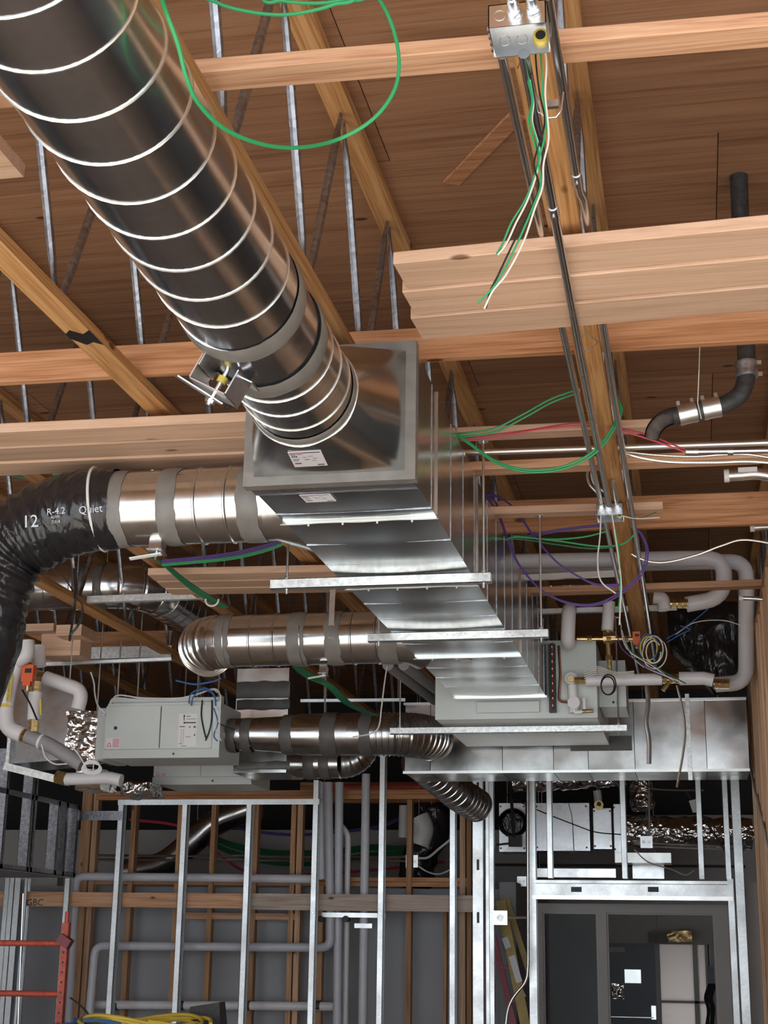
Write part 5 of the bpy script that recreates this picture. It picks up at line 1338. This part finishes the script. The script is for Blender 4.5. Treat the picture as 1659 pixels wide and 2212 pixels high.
# ================================================================== OPEN JUNCTION BOXES
def open_box(label, z, fl_, fr_, bl_, h, conns, nscrew=True):
    """steel box open at the bottom: front-left, front-right, back-left corner pixels on the open plane"""
    a, b, c = at(*fl_, z=z), at(*fr_, z=z), at(*bl_, z=z)
    x0, x1, y0, y1 = a.x, b.x, (a.y+b.y)/2, c.y; th = 0.0022
    t = thing('junction_box', ((x0+x1)/2, y0, z), label, 'junction box')
    fp_ = MB().box(x0, x1, y0, y0+th, z, z+h).build('side_plate', 'zinc', t)
    bp_ = MB().box(x0, x1, y1-th, y1, z-0.012, z+h).build('side_plate', 'zinc', t)
    MB().box(x0, x0+th, y0, y1, z, z+h).build('end_plate', 'zinc', t); MB().box(x1-th, x1, y0, y1, z, z+h).build('end_plate', 'zinc', t)
    MB().box(x0, x1, y0, y1, z+h-th, z+h).build('back_plate', 'zinc', t)
    for i in range(3):
        x = x0+(x1-x0)*(0.2+0.3*i); r = (x1-x0)*0.10
        for yy, par, s_ in ((y0-0.0012, fp_, 1), (y1-th-0.0012, bp_, -1)):
            ringp = [Vector((x+math.cos(q)*r, yy, z+h*0.5+math.sin(q)*r)) for q in [2*PI*k/20 for k in range(21)]]
            MB().tube(ringp, 0.0009, 5).build('knockout_ring', 'strut', par)
    for i in range(4):
        MB().box(x0-0.004, x0, y0+0.01+i*(y1-y0)*0.25, y0+0.02+i*(y1-y0)*0.25, z, z+0.01).build('lug', 'zinc', t)
    for f in conns:
        x = x0+(x1-x0)*f
        o = MB().tube([(x,y0,z+h*0.6), (x,y0-0.018,z+h*0.6), (x,y0-0.018,z+h*0.6), (x,y0-0.045,z+h*0.62)], [0.0155,0.0155,0.0115,0.0115], 14).build('connector', 'zinc', t)
        MB().tube([(x,y0-0.04,z+h*0.62), (x,y0-0.34,z+h*0.62+0.02)], 0.009, 10).build('flex_stub', 'emt', o)
    x = x0+(x1-x0)*0.84
    o = MB().tube([(x,y1-0.001,z+h*0.45), (x,y1-0.014,z+h*0.45)], 0.017, 16).build('bushing', 'yellow', t)
    MB().tube([(x,y1-0.013,z+h*0.45), (x,y1-0.0155,z+h*0.45)], 0.011, 14).build('bore', 'black', o)
    return t, Vector(((x0+x1)/2, y0, z)), y1
open_box('open steel junction box with dangling green and white wires at top right', 3.665, (1054,58), (1180,50), (1062,116), 0.055, (0.45, 0.78))
open_box('smaller steel junction box on the chord beside the yellowish timber', 3.68, (1289,1113), (1346,1111), (1292,1124), 0.055, (0.18, 0.45, 0.8))
YT = 2.93
def wires(label, sets, name='wires'):
    """sets: list of (material, radius, points with their own depth)"""
    allp = [at(p[0], p[1], y=p[2]) for _, _, pp in sets for p in pp]
    t = thing(name, min(allp, key=lambda v: v.z), label, 'wires')
    for mat, r, pp in sets:
        MB().tube(smooth_path([at(p[0], p[1], y=p[2]) for p in pp], 6), r, 6).build('wire', mat, t)
    return t
def off(pp, dx, dy, Y): return [(x+dx*(1+0.6*math.sin(i*1.7)), y+dy, Y) for i, (x, y) in enumerate(pp)]
s1 = [(1124,55), (1130,110), (1142,170), (1151,218), (1146,262), (1160,315), (1164,350), (1140,425), (1110,480), (1090,525), (1074,549)]
s2 = [(1162,55), (1169,130), (1172,200), (1180,255), (1176,300), (1164,350), (1168,400), (1150,450), (1120,520), (1085,590), (1062,625), (1032,655)]
wires('braid of green, white and black wires dangling from the top junction box', [
 ('green', 0.0023, off(s1, -3, 0, YT)), ('wire_white', 0.0023, off(s1, 3, 2, YT-0.004)), ('black', 0.0022, off(s1, 6, -2, YT+0.004)), ('green', 0.0021, off(s1[:7], 1, -3, YT-0.006)),
 ('green', 0.0023, off(s2, 0, 0, YT-0.01)), ('wire_white', 0.0023, off(s2[:-1], 7, 3, YT-0.014)+[(1046,667,YT-0.014)]), ('black', 0.0022, off(s2[:-1], -7, 4, YT-0.006)+[(1050,665,YT-0.006)]),
 ('green_dark', 0.002, [(1165,70,YT), (1140,105,YT), (1128,128,YT)]), ('copper', 0.0015, [(1128,126,YT), (1122,138,YT), (1118,148,YT)])])
# big green cable loop in the foreground
def gcable(label, pts, r=0.0042, mat='green', k=8):
    return MB().tube(smooth_path([at(p[0], p[1], y=p[2]) for p in pts], k), r, 8).build('cable', mat, None, label=label, cat='cable')
YL = 2.72
gcable('large loop of bright green cable hanging beside the spiral duct', [(318,-120,1.95), (352,5,2.15), (384,95,2.22), (402,165,2.27), (428,222,2.33), (482,276,2.42), (560,310,2.52), (640,319,2.62), (725,303,YL), (800,262,YL), (847,205,YL), (862,145,YL), (853,75,YL), (826,10,YL), (770,-70,YL+0.05)])
gcable('upper green cable arc crossing the top edge', [(380,-660,YL), (400,-200,YL), (430,-30,YL), (470,6,YL), (530,24,YL), (600,32,YL), (660,26,YL), (720,10,YL), (780,-20,YL), (815,-200,YL), (830,-660,YL)])
gcable('second green cable arc just inside the top edge', [(500,-660,YL+0.04), (515,-200,YL+0.04), (560,-14,YL+0.04), (610,2,YL+0.04), (680,7,YL+0.04), (740,0,YL+0.04), (800,-20,YL+0.04), (840,-200,YL+0.04), (850,-660,YL+0.04)])
# green cables clipped to the trunk
Yg = 5.55
gl = thing('cable_bundle', at(1250,1000,y=Yg), 'pair of bright green cables looping from the trunk clip across the conduit chord', 'cable')
for dx, dy in ((0,0), (3,5)):
    P_ = [(985,937), (1012,955), (1060,990), (1110,1010), (1170,1015), (1230,1003), (1285,972), (1322,925), (1340,885), (1334,862), (1325,850)]
    MB().tube(smooth_path([at(x+dx, y+dy, y=Yg) for x, y in P_], 6), 0.0045, 6).build('cable', 'green', gl)
    P_ = [(985,937), (1020,934), (1070,925), (1130,895), (1190,862), (1246,842)]
    MB().tube(smooth_path([at(x+dx, y+dy*1.4, y=Yg+0.05) for x, y in P_], 6), 0.0042, 6).build('cable', 'green', gl)
    P_ = [(985,937), (955,938), (930,932)]
    MB().tube(smooth_path([at(x+dx, y+dy, y=Yg) for x, y in P_], 4), 0.0042, 6).build('cable', 'green', gl)
c = at(1246,847,y=Yg+0.05); MB().box(c.x-0.012, c.x+0.012, c.y-0.004, c.y+0.004, c.z-0.014, c.z+0.012).build('cable_staple', 'white', None, label='white cable staple on the left conduit', cat='staple')
c = at(975,932,y=Yg); MB().tube([c+Vector((math.cos(q)*0.02, 0, math.sin(q)*0.024)) for q in [2*PI*i/18 for i in range(19)]], 0.003, 6).build('cable_ring', 'emt', None, label='steel bridle ring clipping green cables to the trunk', cat='ring')
rw = [('red_wire', 0.0034, [(985,950,5.62), (1060,940,5.62), (1150,928,5.62), (1245,914,5.62), (1320,921,5.62), (1400,940,5.62), (1482,972,5.62)]),
      ('red_wire', 0.0034, [(985,953,5.60), (1060,947,5.60), (1150,930,5.60), (1245,920,5.60), (1320,926,5.60), (1400,948,5.60), (1482,977,5.60)])]
wires('pair of red wires stretched to a conduit fitting at right', rw)
ft = thing('conduit_fitting', at(1500,978,y=5.62), 'steel conduit connector receiving the red wires', 'fitting')
MB().tube([at(1492,976,y=5.62), at(1720,972,y=5.62)], 0.0125, 12).build('tube', 'emt', ft); MB().tube([at(1572,975,y=5.62), at(1584,975,y=5.62)], 0.016, 12).build('lock_ring', 'zinc', ft); MB().tube([at(1480,976,y=5.62), at(1508,976,y=5.62)], 0.016, 12).build('connector', 'zinc', ft)
def armored(label, pts, Y, r=0.0068):
    P_ = smooth_path([at(*p, y=Y) for p in pts], 8)
    # spiral-ribbed jacket: alternating radii along a dense path
    D = []
    for a, b in zip(P_, P_[1:]):
        n = max(2, int((b-a).length/0.006))
        for i in range(n): D.append(a.lerp(b, i/n))
    MB().tube(D, [r*(1.0 if i % 2 else 0.82) for i in range(len(D))], 7).build('armored_cable', 'seam', None, label=label, cat='cable')
armored('lower armored cable sagging below the bright conduit at right', [(1346,978), (1390,990), (1450,998), (1540,999), (1620,997), (1700,1003)], 6.0)
armored('upper armored cable below the bright conduit at right', [(1352,976), (1420,983), (1500,986), (1560,982), (1620,982), (1700,995)], 6.05, 0.0058)
armored('armored cable swooping from the lower junction box to the right edge', [(1336,1175), (1380,1205), (1430,1215), (1500,1200), (1560,1178), (1610,1166), (1700,1180)], 7.6)
armored('left armored whip bending into the lower junction box', [(1278,998), (1269,1020), (1273,1045), (1292,1068), (1300,1092)], 6.45, 0.0065)
armored('right armored whip bending into the lower junction box', [(1285,1000), (1278,1022), (1284,1045), (1308,1066), (1317,1090)], 6.5, 0.0065)
# purple and green data cables
Yq = 7.05
pu = thing('cable_bundle', at(1270,1308,y=Yq), 'loops of purple cable hanging right of the trunk duct', 'cable')
for dx, dy in ((0,0), (4,3)):
    for P_ in ([(1048,1068), (1075,1072), (1110,1098), (1150,1155), (1200,1212), (1250,1245), (1290,1262), (1340,1262)],
               [(1048,1070), (1075,1110), (1095,1165), (1120,1220), (1170,1275), (1230,1302), (1290,1303), (1345,1275), (1385,1235), (1396,1190), (1385,1155), (1370,1140)],
               [(1060,1075), (1072,1090), (1068,1105), (1052,1098)], [(1130,1160), (1200,1145), (1260,1137), (1305,1133)]):
        MB().tube(smooth_path([at(x+dx, y+dy, y=Yq) for x, y in P_], 6), 0.0042, 6).build('cable', 'purple', pu)
gr = thing('cable_bundle', at(1230,1185,y=7.0), 'thin green cables strung between trunk duct and conduit chord', 'cable')
for i, P_ in enumerate(([(1050,1172), (1090,1166), (1120,1160), (1200,1168), (1290,1180), (1345,1175), (1370,1155)], [(1110,1158), (1190,1165), (1260,1160), (1310,1148)], [(1050,1178), (1110,1164), (1200,1176), (1280,1185), (1340,1178)])):
    MB().tube(smooth_path([at(x, y, y=7.0) for x, y in P_], 6), 0.0045, 6).build('cable', 'green_dark' if i == 2 else 'green', gr)
wires('white and green leads dropping from the lower junction box', [('wire_white', 0.0036, [(1298,1112,6.6), (1296,1160,6.6), (1291,1210,6.6), (1298,1255,6.6), (1330,1282,6.6)]),
 ('wire_white', 0.0036, [(1322,1112,6.6), (1328,1150,6.6), (1336,1205,6.6), (1342,1260,6.6), (1340,1310,6.6), (1338,1350,6.6)]), ('green', 0.003, [(1330,1150,6.6), (1338,1205,6.6), (1340,1265,6.6), (1336,1320,6.6)]),
 ('wire_white', 0.0028, [(1342,1114,6.6), (1375,1120,6.6), (1425,1118,6.6)]), ('green_dark', 0.0026, [(1342,1112,6.6), (1380,1120,6.6), (1418,1106,6.6)])])
# wiring tangle around the valves
random.seed(11)
sets = []
for i in range(5):
    x0 = 1340+random.uniform(-10,10); sets.append((('wire_white','black','wire_white','purple','green_dark')[i], 0.004, [(x0,1340+i*10,8.85), (x0+15,1400+random.uniform(-8,8),8.85), (x0+60+random.uniform(-15,15),1440,8.85), (x0+120+i*3,1475+random.uniform(-8,8),8.85)]))
for i in range(6):
    cx_, cy_, R_ = 1320+random.uniform(-8,8), 1485+random.uniform(-6,6), 16+random.uniform(-3,3)
    if i < 2: sets.append(('black', 0.0045, [(cx_+math.cos(q)*R_*1.0, cy_+math.sin(q)*R_*1.35, 8.8) for q in [2*PI*k/10 for k in range(11)]]))
for i in range(6):
    cx_, cy_ = 1405+random.uniform(-10,10), 1405+random.uniform(-8,8)
    sets.append((('wire_white','yellow','blue','wire_white','black','wire_white')[i], 0.004, [(cx_+math.cos(q)*(16+i*2), cy_+math.sin(q)*(24+i*2), 8.85) for q in [2*PI*k/10+i for k in range(10)]]))
for i in range(5): sets.append(('wire_white', 0.003, [(1262,1446+i*5,8.9), (1290,1440+i*4,8.9), (1330,1452+i*3,8.9), (1370,1450+i*3,8.9)]))
wires('tangle of loose wires over the white valve pipes', sets, 'wire_tangle')
wires('thin blue wires strung toward the black plastic at right', [('blue', 0.0035, [(1440,1380,9.0), (1470,1362,9.0), (1500,1340,9.0), (1530,1315,9.0)]), ('blue', 0.0035, [(1440,1388,9.0), (1470,1370,9.0), (1490,1360,9.0), (1470,1352,9.0)]), ('wire_white', 0.003, [(1460,1370,9.0), (1500,1345,9.0), (1560,1340,9.0), (1608,1353,9.0)])])
armored('armored cable dangling in front of the cross duct', [(1462,1480), (1474,1530), (1480,1580), (1475,1630), (1466,1680), (1462,1702)], 9.3, 0.008)
MB().tube(smooth_path(A(9.25, (1397,1482), (1400,1520), (1396,1560), (1402,1600), (1402,1650)), 5), 0.014, 8).build('wire_tray', 'zinc', None, label='pale vertical strap hanging in front of the cross duct', cat='strap')
# left side wiring
Yl = 7.6
gn = thing('cable_bundle', at(460,1310,y=7.3), 'dark green cable bundle falling from the plank end at left', 'cable')
for i in range(6):
    o = i*2.5
    MB().tube(smooth_path([at(305+o,1196+o*0.4,y=7.3), at(345+o,1214+o*0.3,y=7.3), at(385+o,1250,y=7.3), at(430+o,1285-o*0.3,y=7.3), at(480+o,1312,y=7.36)], 5), 0.006, 6).build('cable', 'green_dark', gn)
c = at(458,1297,y=7.3); MB().tube([c+Vector((math.cos(q)*0.035, 0, math.sin(q)*0.03)) for q in [PI*0.9+PI*1.15*i/14 for i in range(15)]], 0.005, 6).build('cable_hook', 'white', None, label='white hook under the dark green bundle at the plank end', cat='hook')
pb = thing('cable_bundle', at(500,1210,y=7.2), 'purple and green cables resting on the left planks', 'cable')
for i in range(5):
    o = i*3; MB().tube(smooth_path([at(350,1222-o,y=7.25), at(420,1216-o,y=7.25), at(500,1208-o*1.2,y=7.25), at(570,1192-o*1.2,y=7.25), at(625,1172-o,y=7.25)], 5), 0.0045, 6).build('cable', 'purple' if i > 1 else 'green', pb)
tg_ = thing('cable_bundle', at(60,1030,y=6.3), 'green cables passing above the black flexible duct', 'cable')
for i in range(5):
    o = i*3; MB().tube(smooth_path([at(-30,1006+o,y=6.3), at(30,1016+o,y=6.3), at(90,1030+o,y=6.3), at(150,1048+o,y=6.3)], 4), 0.0055, 6).build('cable', 'green_dark', tg_)
for i in range(3):
    o = i*5; MB().tube(smooth_path([at(70,1030+o,y=6.2), at(120,1014+o,y=6.2), at(200,1004+o,y=6.2), at(280,996+o*0.7,y=6.2)], 4), 0.0055, 6).build('cable', 'green', tg_)
gd = thing('cable_bundle', at(640,1440,y=8.6), 'dark green cables hanging behind the gored elbow duct', 'cable')
for i in range(6):
    o = i*3; MB().tube(smooth_path([at(632+o,1440,y=8.6), at(665+o,1465-o*0.3,y=8.6), at(705+o,1482,y=8.6), at(745+o,1520,y=8.8), at(800+o,1545,y=9.2)], 5), 0.006, 6).build('cable', 'green_dark', gd)
wires('white cables draped over the top of the grey fan coil unit', [('white', 0.0055, [(222,1545,9.452), (235,1525,9.452), (248,1508,9.452), (300,1512,9.452), (370,1512,9.452), (430,1498,9.452), (462,1488,9.452), (475,1500,9.452), (478,1530,9.452)]),
 ('white', 0.0055, [(224,1548,9.452), (240,1520,9.452), (255,1502,9.452), (310,1508,9.452), (400,1507,9.452), (455,1490,9.452), (470,1496,9.452)])])
wires('white cable hanging left of the fan coil unit', [('white', 0.0055, [(196,1452,9.2), (203,1475,9.2), (205,1500,9.2), (212,1525,9.2), (228,1540,9.2)])])
wires('blue cable loops above the fan coil unit corner', [('blue', 0.005, [(408,1520,9.39), (412,1500,9.39), (430,1490,9.39), (455,1495,9.39), (468,1515,9.39)]), ('blue', 0.005, [(413,1525,9.39), (418,1505,9.39), (440,1486,9.39), (462,1500,9.39), (466,1525,9.39)]), ('blue', 0.006, [(380,1470,9.0), (420,1478,9.0), (460,1472,9.0), (478,1465,9.0)])])
wires('black cable tie looped over the fan coil front', [('black', 0.005, [(437,1512,9.394), (435,1545,9.394), (440,1575,9.394), (445,1595,9.394)]), ('black', 0.005, [(458,1512,9.394), (457,1555,9.394), (452,1580,9.394), (444,1600,9.394)])])
wires('wiring in the open bay at the right end of the fan coil', [('blue', 0.004, [(462,1530,9.393), (470,1560,9.393), (462,1590,9.393), (475,1605,9.393)]), ('white', 0.004, [(465,1520,9.393), (474,1545,9.393), (466,1575,9.393), (478,1600,9.393)]), ('black', 0.004, [(470,1562,9.394), (490,1570,9.394), (508,1576,9.394)])])
sets = []
for i in range(3): sets.append(('white', 0.0045, [(198+math.cos(q)*(17+i*2), 1655+i*3+math.sin(q)*12, 8.7) for q in [2*PI*k/12+i for k in range(13)]]))
sets.append(('white', 0.0045, [(90,1608,8.7), (98,1635,8.7), (118,1650,8.7), (145,1650,8.7)])); sets.append(('white', 0.0045, [(150,1608,8.7), (170,1630,8.7), (188,1662,8.7)]))
wires('small coil of white wire hanging below the grey slanting pipe', sets)
wires('long pale wire dangling in front of the reducing duct', [('wire_white', 0.0045, [(836,1440,8.9), (830,1480,8.9), (824,1530,8.9), (818,1570,8.9), (800,1585,8.9), (762,1592,8.9)])])
wires('thin black cable drooping below the left pipes', [('black', 0.006, [(48,1490,8.7), (65,1520,8.7), (80,1555,8.7)])])
fix_normals()
